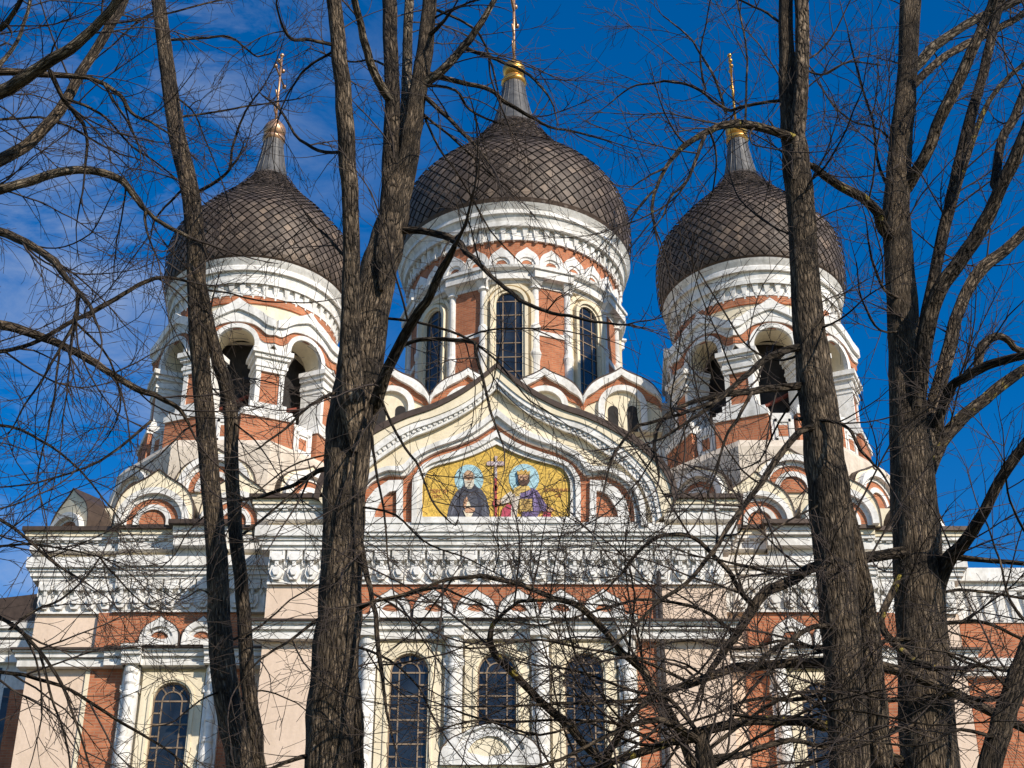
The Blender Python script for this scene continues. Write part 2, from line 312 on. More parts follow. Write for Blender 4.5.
def course_run(name, fr, u0, u1, rows, zs, back, endL=True, endR=True, grow=0.0, first=0, last=None):
    by = {}
    for i in range(first, last if last is not None else len(rows)):
        p, pr, m = rows[i]
        by.setdefault(m, MB()).box(fr, u0 - (pr if endL else 0), u1 + (pr if endR else 0), -back, pr + grow, zs[i + 1], zs[i])
    root = None
    for m, mb in sorted(by.items(), key=lambda q: q[0] != 'white'):
        if root is None: root = mb.build(name, M[m], CH)
        else:
            mb.build({'roof': 'roof_sheet', 'cream': 'cream_fascia', 'white': 'white_moulding'}[m], M[m], root)
    return root
bracket_mesh = None
def bracket(fr, u, root):
    global bracket_mesh
    z0, z1 = ZC[11], ZC[10]; h = z1 - z0
    if bracket_mesh is None:
        b = MB(); f = Frame(0, 0)
        b.box(f, -.17, .17, 0, .13, h * .86, h * .99); b.box(f, -.21, -.15, 0, .16, h * .7, h * .97); b.box(f, .15, .21, 0, .16, h * .7, h * .97)
        b.prism(f, [(-.13, h * .66), (.13, h * .66), (.17, h * .78), (.1, h * .88), (-.1, h * .88), (-.17, h * .78)], 0, .19)
        b.prism(f, [(-.09, h * .08), (.09, h * .08), (.19, h * .28), (.15, h * .52), (-.15, h * .52), (-.19, h * .28)], 0, .13)
        b.prism(f, [(-.05, h * .2), (.05, h * .2), (.1, h * .32), (.07, h * .44), (-.07, h * .44), (-.1, h * .32)], 0, .19)
        b.box(f, -.05, .05, 0, .16, h * .5, h * .68)
        b.prism(f, [(-.235, h * .5), (-.19, h * .62), (-.235, h * .74)], 0, .1)
        b.prism(f, [(.235, h * .5), (.235, h * .74), (.19, h * .62)], 0, .1)
        bo = b.build('bracket', M['white']); bracket_mesh = bo.data; bpy.data.objects.remove(bo)
    o = bpy.data.objects.new('bracket', bracket_mesh); sc.collection.objects.link(o); o.parent = root
    o.location = fr.pt(u, .05, z0) - wloc(root)
    return o
def frieze(fr, u0, u1, pitch, grow=0.0):
    n = max(1, round((u1 - u0) / pitch)); b = MB()
    b.box(fr, u0, u1, -.2, .05 + grow, ZC[11], ZC[10] - .003); b.box(fr, u0, u1, .05 + grow + .003, .10 + grow, ZC[11] - .04, ZC[11] + .03)
    root = b.build('bracket_frieze', M['white'], CH)
    f2 = Frame(fr.o.x, fr.o.y - grow)
    for i in range(n): bracket(f2, u0 + (i + .5) * (u1 - u0) / n, root)
    return root
def dentils(fr, u0, u1, pr, z0, z1, root, pitch=.27):
    b = MB(); n = int((u1 - u0) / pitch)
    for i in range(n):
        u = u0 + (i + .5) * (u1 - u0) / n
        b.box(fr, u - .075, u + .075, pr, pr + .1, z0 + .01, z1 + .02)
    b.build('dentils', M['white'], root)

# --- walls
def wall(name, fr, u0, u1, d0, d1, z0, z1, m): 
    b = MB(); b.box(fr, u0, u1, d0, d1, z0, z1); return b.build(name, M[m], CH)
wall('central_wall', FC, -cen, cen, -9, 0, 0, TOP - .1, 'pink')
wall('wing_wall', FW, -wing_out, -cen - .003, -14, 0, 0, TOP - .1, 'pink')
wall('wing_wall', FW, cen + .003, wing_out, -14, 0, 0, TOP - .1, 'pink')
wall('plinth', FC, -cen - .1, cen + .1, 0.003, .12, 0, 1.2, 'stone')
wall('flat_roof', FW, -wing_out + .2, wing_out - .2, -15, -.5, TOP - .098, TOP - .02, 'roof')

# --- cornices
bay = (XC - Xat(117, 540, WY - .72))                  # outer edge of the window bay that steps forward on each wing
for s in (-1, 1):
    ua, ub = sorted((s * bay, s * wing_out)); 
    r = course_run('wing_cornice', FW, ua, ub, COURSES, ZC, .3, s < 0, s > 0, 0.0, 0, 10); dentils(FW, ua, ub, .34, ZC[4], ZC[3], r)
    frieze(FW, ua, ub, .48)
    ua, ub = sorted((s * (cen + .02), s * bay))
    r = course_run('bay_cornice', FW, ua, ub, COURSES, ZC, .3, False, False, .14 if s < 0 else .141, 0, 10); dentils(FW, ua, ub, .48, ZC[4], ZC[3], r)
    frieze(FW, ua, ub, .48, .14)
    # cornice block between the two kokoshniks of the wing
    u0 = XC - Xat(172, 540, WY - .8); u1 = XC - Xat(228, 540, WY - .8); ua, ub = sorted((-u0 * -s, -u1 * -s))
    b = MB()
    for i in range(1, 6): b.box(FW, ua - .0 + (.12 - COURSES[i][1] * .2), ub - (.12 - COURSES[i][1] * .2), .1, COURSES[i][1] + .42, ZC[i + 1], ZC[i])
    blk = b.build('cornice_block', M['white'], CH)
    b = MB(); b.box(FW, ua - .1, ub + .1, .1, 1.12, ZC[1] + .001, ZC[0] + .004); b.build('roof_sheet', M['roof'], blk)
    # ledge band under the frieze wall
    ua, ub = sorted((s * bay, s * wing_out)); course_run('wing_ledge', FW, ua, ub, LEDGE, ZL, .2, s < 0, s > 0)
    ua, ub = sorted((s * (cen + .02), s * bay)); course_run('bay_ledge', FW, ua, ub, LEDGE, ZL, .2, False, False, .12)
# central block: flank attics, then full-width courses
fl = Xat(664, 505, -.5) - XC
for s in (-1, 1):
    ua, ub = sorted((s * fl, s * cen)); r = course_run('flank_cornice', FC, ua, ub, COURSES, ZC, .3, s < 0, s > 0, 0, 0, 6); dentils(FC, ua, ub, .34, ZC[4], ZC[3], r)
b = MB(); b.box(FC, -fl, fl, -.3, .12, ZC[6], ZC[0] - 1.2); b.build('gable_wall', M['cream'], CH)
course_run('central_cornice', FC, -cen, cen, COURSES, ZC, .3, True, True, 0.02, 6, 10)
b = MB(); b.box(FC, -fl, fl, .1, .47, ZC[7] + .1, ZC[6] + .02); b.box(FC, -fl, fl, .1, .36, ZC[6] + .021, ZC[6] + .11); b.build('gable_base_moulding', M['white'], CH)
frieze(FC, -cen, cen, .48)
course_run('central_ledge', FC, -cen, cen, LEDGE, ZL, .2)

# --- brick fields, windows, columns, small kokoshniks
def brick_panel(fr, u0, u1, z0, z1, d=.03):
    b = MB(); b.box(fr, u0, u1, -.05, d, z0, z1); return b.build('brick_panel', M['brick'], CH)
def window(fr, u, hw, z0, ztop, d=0.0):
    zc = ztop - hw
    su = MB(); n = 20
    rect = [(u - hw - .34, z0), (u - hw - .34, ztop + .28), (u + hw + .34, ztop + .28), (u + hw + .34, z0)]
    inner = [(u - hw, z0)] + arc(u, zc, hw, n) + [(u + hw, z0)]
    outer = [(u - hw - .34, z0)] + [(u + max(-hw - .34, min(hw + .34, (x - u) * 3)), min(ztop + .28, zc + (z - zc) * 3)) for x, z in arc(u, zc, hw, n)] + [(u + hw + .34, z0)]
    su.band(fr, inner, outer, d, d + .16)
    lip = [(u - hw - .05, z0)] + arc(u, zc, hw + .05, n) + [(u + hw + .05, z0)]
    s = su.build('window', M['cream'], CH)
    b = MB(); l2 = [(u - hw - .12, z0)] + arc(u, zc, hw + .12, n) + [(u + hw + .12, z0)]; b.band(fr, lip, l2, d + .163, d + .2); b.build('window_moulding', M['cream'], s)
    b = MB(); b.prism(fr, [(u - hw, z0)] + arc(u, zc, hw, n) + [(u + hw, z0)], d + .02, d + .03); b.build('glass_pane', M['glass'], s)
    b = MB(); t = .022; D0, D1 = d + .032, d + .055
    i1 = [(u - hw * .56, z0)] + arc(u, zc, hw * .56, n) + [(u + hw * .56, z0)]; i2 = [(u - hw * .56 + t * 1.6, z0)] + arc(u, zc, hw * .56 - t * 1.6, n) + [(u + hw * .56 - t * 1.6, z0)]
    b.band(fr, i2, i1, D0, D1)
    e1 = [(u - hw + .04, z0)] + arc(u, zc, hw - .04, n) + [(u + hw - .04, z0)]; b.band(fr, e1, inner, D0, D1)
    z = zc
    while z > z0 + .1:
        b.box(fr, u - hw, u + hw, D0, D1 - .004, z - t, z + t); z -= hw * 1.25
        b.box(fr, u - hw, u - hw * .56, D0, D1 - .004, z + hw * .6 - t, z + hw * .6 + t); b.box(fr, u + hw * .56, u + hw, D0, D1 - .004, z + hw * .6 - t, z + hw * .6 + t)
    for a in (50, 90, 130):
        c, s_ = math.cos(R(a)), math.sin(R(a)); x0, y0, x1, y1 = u + c * hw * .56, zc + s_ * hw * .56, u + c * hw, zc + s_ * hw
        b.band(fr, [(x0 - s_ * t, y0 + c * t), (x1 - s_ * t, y1 + c * t)], [(x0 + s_ * t, y0 - c * t), (x1 + s_ * t, y1 - c * t)], D0, D1 - .002)
    b.build('glazing_bars', M['bronze'], s)
    return s
def column(fr, u, ztop, d, r=.145, length=4.2):
    b = MB(); p = fr.pt(u, d, 0); n = 18
    prof = [(.02, 0), (1.25, 0), (1.35, -.1), (1.3, -.2), (1.0, -.26), (1.18, -.4), (1.18, -.5), (.92, -.56), (.92, -.74), (1.15, -.8), (1.15, -.88), (.86, -.94), (.82, -1.5), (1.02, -1.54), (1.02, -1.6), (.84, -1.64), (.84, -2.05),
            (1.1, -2.1), (1.1, -2.2), (.9, -2.25), (1.2, -2.42), (1.38, -2.6), (1.2, -2.8), (.85, -2.95), (1.3, -3.02), (1.3, -3.12), (1.0, -3.2), (1.25, -3.5), (1.25, -length + .3), (1.5, -length), (.02, -length)]
    b.rev(p.x, p.y, [(q * r, ztop + z) for q, z in prof], n, False)
    b.box(fr, u - r * 1.6, u + r * 1.6, d - .3, d - .06, ztop - length - 4, ztop); b.box(fr, u - r * 1.9, u + r * 1.9, d - .3, d - .04, ztop - .75, ztop - .55)
    o = b.build('column', M['white'], CH)
    c = MB()
    for i, (p_, pr, m) in enumerate(LEDGE):
        c.box(fr, u - .24 - pr * .12, u + .24 + pr * .12, .1, pr + .30 + (.02 if i % 2 else 0), ZL[i + 1], ZL[i] + (.006 if i == 0 else 0))
    c.build('impost_block', M['white'], o)
    return o
OG = [(1, 0), (1, .16), (.985, .3), (.94, .43), (.86, .545), (.745, .645), (.6, .725), (.44, .79), (.29, .85), (.16, .91), (.07, .96), (0, 1)]
def ogee(u, hw, z0, h, k=1.0, kz=1.0): 
    half = [(x * hw * k, z * h * kz) for x, z in OG][::-1]
    return [(u + x, z0 + z) for x, z in mirror(half)]
def kokoshnik(fr, u, hw, z0, h, d, root, simple=False, face='cream', niche='brick', edge=True):
    back = MB(); n = 24
    back.prism(fr, ogee(u, hw, z0, h), d - .35, d)
    k = back.build('kokoshnik', M[face], root)
    if edge:
        e = MB(); e.band(fr, ogee(u, hw, z0, h), ogee(u, hw + .03, z0, h + .045), d - (.35 if simple else 1.0), d + .04); e.build('roof_sheet', M['roof'], k)
    wmb, bmb = MB(), MB(); zc = z0 + (.15 if simple else .10); r = hw * .90 if not simple else hw * .86
    rise = lambda q: [(u - q, z0)] + arc(u, zc, q, n) + [(u + q, z0)]
    if simple:
        wmb.band(fr, rise(r * .84), ogee(u, hw * .985, z0, h * .985), d + .003, d + .10); wmb.band(fr, rise(r * .70), rise(r * .84), d + .003, d + .01); wmb.band(fr, rise(r * .54), rise(r * .70), d + .003, d + .07)
        bmb.prism(fr, rise(r * .54), d + .003, d + .02)
    else:
        wmb.band(fr, rise(r * .84), rise(r * 1.02), d + .003, d + .22); wmb.band(fr, rise(r * .72), rise(r * .84), d + .003, d + .08); wmb.band(fr, rise(r * .38), rise(r * .53), d + .003, d + .1)
        bmb.band(fr, rise(r * .53), rise(r * .72), d + .003, d + .035); bmb.prism(fr, rise(r * .38), d + .003, d + .03)
    wmb.build('white_arch', M['white'], k)
    bmb.build('brick_arch' if niche == 'brick' else 'dark_niche', M[niche], k)
    return k

ux = lambda px, py, Y: Xat(px, py, Y) - XC
# central block
zb0, zb1 = ZL[0] - .02, ZC[11] - .03
brick_panel(FC, ux(343, 600, 0), ux(655, 600, 0), zb0, zb1)
for s in (-1, 1):
    a, b_ = sorted((s * ux(637, 660, 0), s * ux(657, 660, 0))); brick_panel(FC, a, b_, 2, ZL[-1])
zk = ZL[0] + .002
for px in (391, 433.5, 476, 518.5, 561, 603.5): kokoshnik(FC, ux(px, 615, -.2), .55, zk, Zat(590, -.42) - zk, .41, CH, True, 'white')
wtop = Zat(655, 0)
for px in (409.5, 497, 584): window(FC, ux(px, 680, 0), .52, 8, wtop)
for px in (366, 453.5, 540.5, 628): column(FC, ux(px, 680, -.25), ZL[-1], .28)
b = MB(); b.box(FC, ux(352, 680, 0), ux(642, 680, 0), -.05, .012, 3, ZL[-1] + .01); b.build('cream_field', M['cream'], CH)
# drain pipe on the right corner of the central field
b = MB(); b.tube([FC.pt(ux(662, 640, -.15), .15, z) for z in (0, 8, ZL[0] + 1.5)], [.07] * 3, 10); b.build('drain_pipe', M['pipe'], CH)
# wings
for s in (-1, 1):
    def rng(p0, p1, py, Y=WY): return sorted((s * -ux(p0, py, Y), s * -ux(p1, py, Y)))
    a, b_ = rng(98, 246, 630); b_ = min(b_, 1e9); a2, b2 = (a, min(b_, -cen - .01)) if s < 0 else (max(a, cen + .01), b_)
    brick_panel(FW, a2, b2, zb0, zb1, .14)
    a, b_ = rng(88, 122, 675); brick_panel(FW, a, b_, 2, ZL[-1] + .02, .05)
    a, b_ = rng(86, 90.5, 675); b = MB(); b.box(FW, a, b_, -.05, .06, 2, ZL[-1]); b.build('cream_strip', M['cream'], CH)
    a, b_ = rng(216, 246, 690); a, b_ = (a, min(b_, -cen - .01)) if s < 0 else (max(a, cen + .01), b_); brick_panel(FW, a, b_, 2, ZL[-1] + .02, .05)
    a, b_ = rng(124, 214, 690); b = MB(); b.box(FW, a, b_, -.05, .012, 3, ZL[-1] + .01); b.build('cream_field', M['cream'], CH)
    for px in (162, 204): kokoshnik(FW, s * -ux(px, 640, WY - .2), .56, zk, zw(617, .55) - zk, .54, CH, True, 'white')
    window(FW, s * -ux(173, 700, WY), .53, 8, zw(683.5, 0.05), .03)
    for px in (130, 213): column(FW, s * -ux(px, 685, WY - .25), ZL[-1], .28)

# porch gable over the portal
FP = Frame(ux(490, 750, -2.2) + XC, -2.2)
b = MB(); b.box(FP, -1.3, 1.3, -2.1, 0, 0, Zat(765, -2.2)); po = b.build('porch', M['cream'], CH)
kz = Zat(766, -2.2); kokoshnik(FP, 0, 1.25, kz, Zat(724, -2.2) - kz, .02, po, True, 'cream', 'cream')

# --- great gable with the mosaic
def gcurve(half, Y):
    return mirror([(Xat(512 + dx, py, Y) - Xat(512, py, Y), Zat(py, Y)) for dx, py in crom(half, 4)])
def gc(half, pr, n=121): return resample(gcurve(half, -pr), n)
O = [(0, 362), (20, 378), (39, 390.5), (64, 403), (89, 411), (114, 422), (136, 434), (154, 447), (168, 461), (178, 478), (183, 497)]
O2 = [(0, 367), (20, 383.5), (39, 396), (64, 408.5), (89, 417), (112.5, 428), (133, 440), (150, 453), (163.5, 466.5), (172.5, 481), (177.5, 499)]
W1 = [(0, 377), (20, 394), (39, 406), (64, 416.5), (83, 422), (101, 430), (119, 442), (135, 455), (150, 471), (160, 488), (166, 515)]
W1m = [(0, 382), (20, 399), (39, 411), (64, 422), (84, 429), (103, 439), (120, 451), (136, 465), (149, 480), (157, 497), (162, 519)]
W1b = [(0, 388), (20, 405), (39, 417), (64, 429), (85, 437), (105, 450), (122, 462), (138, 477), (148, 492), (154, 508), (157, 524)]
V = [(0, 409), (20, 425), (39, 435), (64, 444), (82, 453), (90, 462), (97, 466.5), (111, 467), (129, 475), (141, 487), (148, 503), (151, 526)]
Vm = [(0, 416), (20, 431), (39, 440), (62, 448), (79, 457), (88, 467), (94.5, 471.5), (109.5, 471), (127.5, 480), (138, 492), (143, 506), (145, 526)]
VB = [(0, 424), (20, 437), (39, 445), (58, 451), (76, 461), (86, 472), (92, 476), (108, 475), (126, 484), (135, 497), (138, 511), (139, 526)]
MBc = [(0, 430), (20, 443), (39, 450.5), (58, 457), (73, 464), (80, 473), (84, 483), (84.5, 519)]
MBm = [(0, 437), (20, 448), (39, 455.5), (58, 461), (70, 466.5), (76.5, 475), (79, 485), (79.5, 519)]
MO = [(0, 444), (20, 453.5), (39, 460), (58, 465), (67, 469), (72.5, 478), (74, 488), (74, 518)]
gb = MB(); gb.prism(FC, gcurve(O2, -.3), -5.0, .25); GA = gb.build('gable', M['cream'], CH)
b = MB(); b.band(FC, gc(O2, .68), gc(O, .68), -5.2, .68); b.build('gable_roof_edge', M['roof'], GA)
b = MB(); b.band(FC, gc(W1, .62), gc(O2, .62), .26, .62); b.band(FC, gc(W1b, .46)[0:121], gc(W1, .46), .26, .42); b.band(FC, gc(V, .4), gc(W1b, .4), .2, .33); b.build('cream_band', M['cream'], GA)
b = MB(); b.band(FC, gc(W1m, .6), gc(W1, .6), .424, .58); b.band(FC, gc(W1b, .52), gc(W1m, .52), .424, .5)
A_, B_ = gc(W1m, .6, 160), gc(W1b, .52, 160)
for i in range(2, 158, 2): b.band(FC, [A_[i], A_[i + 1]], [((A_[i][0] + B_[i][0]) / 2, (A_[i][1] + B_[i][1]) / 2), ((A_[i + 1][0] + B_[i + 1][0]) / 2, (A_[i + 1][1] + B_[i + 1][1]) / 2)], .503, .535)
b.build('outer_moulding', M['white'], GA)
b = MB(); b.band(FC, gc(Vm, .5), gc(V, .5), .24, .55); b.band(FC, gc(VB, .4), gc(Vm, .4), .24, .42); b.build('trefoil_moulding', M['white'], GA)
b = MB(); b.prism(FC, gcurve(VB, -.3), .1, .30); b.build('brick_plate', M['brick'], GA)
b = MB(); b.band(FC, gc(MBm, .45), gc(MBc, .45), .303, .48); b.band(FC, gc(MO, .4), gc(MBm, .4), .303, .40)
zs0, zs1 = Zat(523, -.5), Zat(517, -.5); e = Xat(512 + 84.5, 518, -.5)
b.box(FC, -e, e, .303, .52, zs0, zs1)
for s in (-1, 1):
    niche = [(100, 517), (100, 490.5), (107, 492), (113, 497), (118, 505), (121, 511), (122, 517)]; fr_ = [(93.5, 517), (93.5, 480), (108, 480.5), (121, 489), (129, 499), (132, 509), (133, 517)]
    cv = lambda C, pr: [(s * (Xat(512 + dx, py, -pr) - Xat(512, py, -pr)), Zat(py, -pr)) for dx, py in C]
    b.band(FC, cv(niche, .4), cv(fr_, .4), .303, .42); 
    a, b_ = sorted((s * Xat(512 + 93, 518, -.5), s * Xat(512 + 134, 518, -.5))); b.box(FC, a, b_, .303, .5, zs0, zs1)
b.build('mosaic_frame', M['white'], GA)
# mosaic picture: flat inlay, each field a thin plate
mp_ = MB(); mp_.prism(FC, gcurve(MO, -.33), .303, .325); MOS = mp_.build('mosaic', mosaic_mat('gold_mosaic', (0.62, 0.39, 0.07), 24, .38), CH)
lay = [0]
def inlay(name, polys, col, cell=26):
    lay[0] += 1; b = MB(); d = .326 + .003 * lay[0]
    for C in polys: b.prism(FC, [(Xat(x, y, -d) - XC, Zat(y, -d)) for x, y in C], .3252, d)
    return b.build(name, mosaic_mat(name + '_tesserae', col, cell, .3), MOS)
ell = lambda cx, cy, rx, ry, n=28: [(cx + rx * math.cos(2 * math.pi * i / n), cy + ry * math.sin(2 * math.pi * i / n)) for i in range(n)]
inlay('halo', [ell(469, 479.5, 14.5, 15.0), ], (.36, .54, .58)); inlay('halo', [ell(524, 479, 15.2, 15.2)], (.36, .54, .58))
inlay('robe', [[(447, 517), (448.5, 508), (452, 499), (456, 492), (462, 487), (468, 485), (476, 486), (482, 490), (486, 496), (489, 507), (489.5, 517)]], (.075, .075, .09))
inlay('robe_fold', [[(462, 487), (465, 487), (460, 500), (458, 517), (455, 517), (457, 500)], [(474, 487), (477, 488), (481, 500), (482, 517), (479, 517), (478, 500)]], (.045, .045, .06))
inlay('robe_light', [[(454, 500), (458, 493), (459.5, 493.5), (456, 503), (452, 515), (450.5, 515)], [(469, 492), (471, 492), (471.5, 497), (469, 497)], [(484, 497), (486, 503), (487, 515), (485.5, 515), (484, 505)]], (.13, .13, .155)); inlay('hood', [[(462, 489), (464, 484), (475, 484), (478, 490), (470, 493)]], (.05, .05, .065))
inlay('head', [ell(468.8, 477, 5.4, 6.8)], (.50, .30, .17)); inlay('hair', [[(463, 478), (462.8, 473.5), (464.5, 476), (464.6, 481)], [(475, 478), (475.2, 473.5), (473.2, 476), (473.2, 481)]], (.5, .46, .4))
inlay('beard', [[(464, 479.5), (466.5, 480.5), (471, 480.5), (474, 479.5), (474, 485), (471.5, 488.5), (468.5, 489), (465.5, 487)]], (.60, .52, .40))
inlay('face_mark', [[(465, 476.2), (468, 476.6), (468, 477.4), (465, 477.2)], [(469.8, 476.6), (473, 476.2), (473, 477.2), (469.8, 477.4)], [(468.4, 476.8), (469.3, 476.8), (469.8, 479.6), (468, 479.6)], [(466.8, 481.8), (471.2, 481.8), (470, 482.8), (468, 482.8)]], (.2, .1, .06))
inlay('hand', [[(463, 506), (464.5, 499), (467, 496.5), (468, 500), (467.5, 506), (465, 508)], [(465, 509), (470, 507.5), (475, 508), (474.5, 511.5), (468, 512.5), (464.5, 512)]], (.55, .30, .17))
inlay('cuff', [[(463, 510), (466, 513), (473, 513), (471, 517), (466, 517)], [(466, 505.5), (467.5, 501.5), (469, 501), (470.5, 506), (467.5, 507)]], (.72, .62, .45))
inlay('staff', [[(494.6, 477), (496.8, 477), (497, 517), (494.8, 517)], ell(495.8, 503, 3.0, 4.5, 14), ell(495.8, 488, 1.9, 3.0, 12)], (.38, .06, .06))
inlay('staff_cross', [[(494.3, 456), (497.5, 456), (497.0, 461.5), (502, 461), (504.5, 462), (504.5, 465), (502, 465.6), (497.0, 465), (497.3, 478), (494.4, 478), (494.8, 465), (489.5, 465.6), (486.8, 465), (486.8, 462), (489.5, 461), (494.8, 461.5)]], (.50, .38, .36))
inlay('cross_stone', [ell(495.9, 463.4, 1.6, 1.6, 10), ell(495.9, 473, 1.2, 1.6, 10)], (.72, .66, .66))
inlay('cloak', [[(519, 492), (530, 487.5), (537, 490), (541, 496), (546, 504), (549, 508), (545, 512), (541, 510), (537, 517), (522, 517), (522, 506), (518, 499)]], (.15, .105, .21))
inlay('cloak_fold', [[(531, 490), (533.5, 491), (533, 506), (530.5, 517), (528.5, 517), (531, 504)], [(538, 495), (540, 497), (541, 506), (539, 508)]], (.09, .06, .13))
inlay('tunic', [[(511, 517), (511, 503), (514, 491), (519, 488.5), (521, 492), (518, 505), (517, 517)], [(499, 501), (505, 495), (511, 491), (513, 495), (510, 502), (502, 504)]], (.62, .54, .44))
inlay('sash', [[(501, 517), (502.5, 509), (507, 504), (511.5, 505), (510.5, 517)], [(542.5, 517), (543, 513), (547, 510.5), (551, 513), (551, 517)]], (.42, .06, .09))
inlay('gold_collar', [[(513.5, 496), (514, 488), (520, 485.5), (529, 486), (531, 490), (525, 492), (520, 492.5), (519, 496)], [(519.5, 499), (532, 498.5), (532.5, 511), (520, 511.5)]], (.60, .40, .12))
inlay('gold_panel', [[(521.5, 501), (530, 500.6), (530.4, 509), (522, 509.4)]], (.42, .26, .08))
inlay('robe_light', [[(533, 493), (534.5, 492), (536, 504), (534, 512), (533, 505)], [(541, 499), (543, 502), (545, 508), (543, 509)], [(526, 491), (530, 489.5), (529, 496), (526, 497)]], (.26, .19, .34)); inlay('tunic_fold', [[(512.5, 505), (514, 494), (515.2, 493), (514.6, 506), (514, 517), (512.8, 517)], [(503, 501), (508, 497), (509, 498), (504, 502.5)]], (.38, .31, .26))
inlay('head', [ell(523.5, 477.5, 5.0, 6.4)], (.52, .30, .17)); inlay('beard', [[(517.8, 474), (519.2, 478.5), (521, 480), (526.5, 480), (528.2, 478), (529.8, 474), (529.6, 481), (527, 485), (523.6, 486), (520, 484.6), (517.8, 480)]], (.10, .05, .03))
inlay('crown', [[(517.5, 474.5), (517, 470.5), (519.5, 471.8), (521, 469), (523.5, 471), (526, 469), (527.5, 471.8), (530, 470.5), (529.5, 474.5)]], (.55, .33, .08))
inlay('hand', [[(496.5, 501), (499.5, 499), (501.5, 501.5), (499.5, 504.5), (497, 504)], [(546, 508), (549.5, 506.5), (554, 509), (551.5, 512), (547.5, 511)]], (.50, .28, .16))
inlay('face_mark', [[(520, 476.2), (522.6, 476.5), (522.6, 477.2), (520, 477.1)], [(524.8, 476.5), (527.2, 476.2), (527.2, 477.1), (524.8, 477.2)], [(523.2, 476.8), (524.2, 476.8), (524.6, 479.6), (522.8, 479.6)]], (.12, .06, .04))
# faded red lettering beside each figure
def lettering(txt, px, py, size):
    cu = bpy.data.curves.new('lettering', 'FONT'); cu.body = txt; cu.size = size; cu.extrude = .004; cu.align_x = 'CENTER'
    o = bpy.data.objects.new('lettering', cu); sc.collection.objects.link(o); o.parent = MOS
    o.rotation_euler = (R(90), 0, 0); p = P(px, py, -.334); o.location = p - wloc(MOS)
    dg = bpy.context.evaluated_depsgraph_get(); me = bpy.data.meshes.new_from_object(o.evaluated_get(dg)); me.materials.clear(); me.materials.append(lm)
    o2 = bpy.data.objects.new('lettering', me); sc.collection.objects.link(o2); o2.parent = MOS; o2.rotation_euler = o.rotation_euler; o2.location = o.location
    bpy.data.objects.remove(o); o2.name = 'lettering'
lm = mosaic_mat('red_lettering', (0.40, 0.13, 0.05), 26, .3)
lettering('\u0421\u0415\u0420\u0413\u0406\u0419', 438.5, 493, .155); lettering('\u041f\u0420\u041f', 437, 498, .13)
lettering('\u0412\u041b\u0410\u0414\u0418\u041c\u0406\u0420', 557.5, 491.5, .135); lettering('\u0421\u0412', 558, 497, .13)

# --- annexes at both outer corners
YA = 9.0; FA = Frame(0, YA)
b = MB(); b.box(FA, Xat(-190, 640, YA), XC - wing_out - .01, -8, 0, 0, Zat(628, YA)); an = b.build('side_annex', M['white'], CH)
b = MB(); 
for (pt, pb, pr, mm_) in ((621, 628, .5, 0), (629, 637, .38, 0), (640, 648, .3, 0), (655, 662, .2, 0)): b.box(FA, Xat(-190, 640, YA), XC - wing_out - .02, .003, pr, Zat(pb, YA - pr), Zat(pt, YA - pr))
b.build('annex_cornice', M['white'], an)
zr = Zat(621, YA)
b = MB(); xr0, xr1 = Xat(-60, 600, YA), XC - wing_out - .02
b.prism(FA, [(xr0, zr), (xr1, zr), (xr1, zr + .75), (xr1 - .3, zr + 1.15), (xr1 - .9, zr + 1.2), (xr0, zr + .6)], -6, -.1); b.build('annex_roof', M['roof'], an)
b = MB(); b.box(FA, Xat(2, 700, YA), Xat(9, 700, YA), .003, .03, 4, Zat(688, YA)); b.box(FA, Xat(-30, 700, YA), Xat(-3, 700, YA), .003, .03, 4, Zat(668, YA)); b.build('annex_window', M['glass'], an)
b = MB(); b.box(FA, Xat(9, 700, YA), XC - wing_out - .02, .003, .04, 4, Zat(690, YA)); b.build('brick_panel', M['brick'], an)
YB = WY + .8; FB = Frame(XC, YB)
b = MB(); b.box(FB, wing_out + .01, wing_out + 9, -8, 0, 0, ZC[6]); ab = b.build('side_annex', M['pink'], CH)
b = MB(); b.box(FB, wing_out + .02, wing_out + 9, .003, .4, ZC[8], ZC[6]); b.box(FB, wing_out + .02, wing_out + 9, .003, .26, ZC[10], ZC[8]); b.box(FB, wing_out + .02, wing_out + 9, .003, .1, ZC[11], ZC[10])
for i in range(20): b.taper(Frame(XC + wing_out + .3 + i * .4, YB - .1), .13, 0, .13, ZC[11] + .35, ZC[10], .6); b.taper(Frame(XC + wing_out + .3 + i * .4, YB - .1), .10, 0, .08, ZC[11] + .05, ZC[11] + .33, .6)
b.box(FB, wing_out + .02, wing_out + 9, .003, .36, ZL[3], ZL[0]); b.box(FB, wing_out + .02, wing_out + 9, .003, .24, ZL[5], ZL[3]); b.build('annex_cornice', M['white'], ab)
b = MB(); b.box(FB, wing_out + .25, wing_out + 2.2, .003, .06, ZL[0], ZC[11]); b.box(FB, wing_out + .25, wing_out + 2.2, .003, .06, 2, ZL[5]); b.build('brick_panel', M['brick'], ab)

# --- lower kokoshniks on the wings
zk0 = TOP - .05
for s in (-1, 1):
    for px, py, hw in ((155, 470, 1.17), (236, 472, 1.05)):
        kokoshnik(Frame(XC, WY - .72), s * -ux(px, 505, WY - .72), hw, zk0, Zat(py, WY - .72) - zk0, 0, CH)
    kokoshnik(Frame(XC + s * (wing_out - .35), WY + .6, s * R(38)), 0, .95, zk0, 1.85, 0, CH)
    for yy in (WY + 4.2, WY + 7.0): kokoshnik(Frame(XC + s * (wing_out - .1), yy, s * math.pi / 2), 0, 1.2, zk0, 1.8, 0, CH)

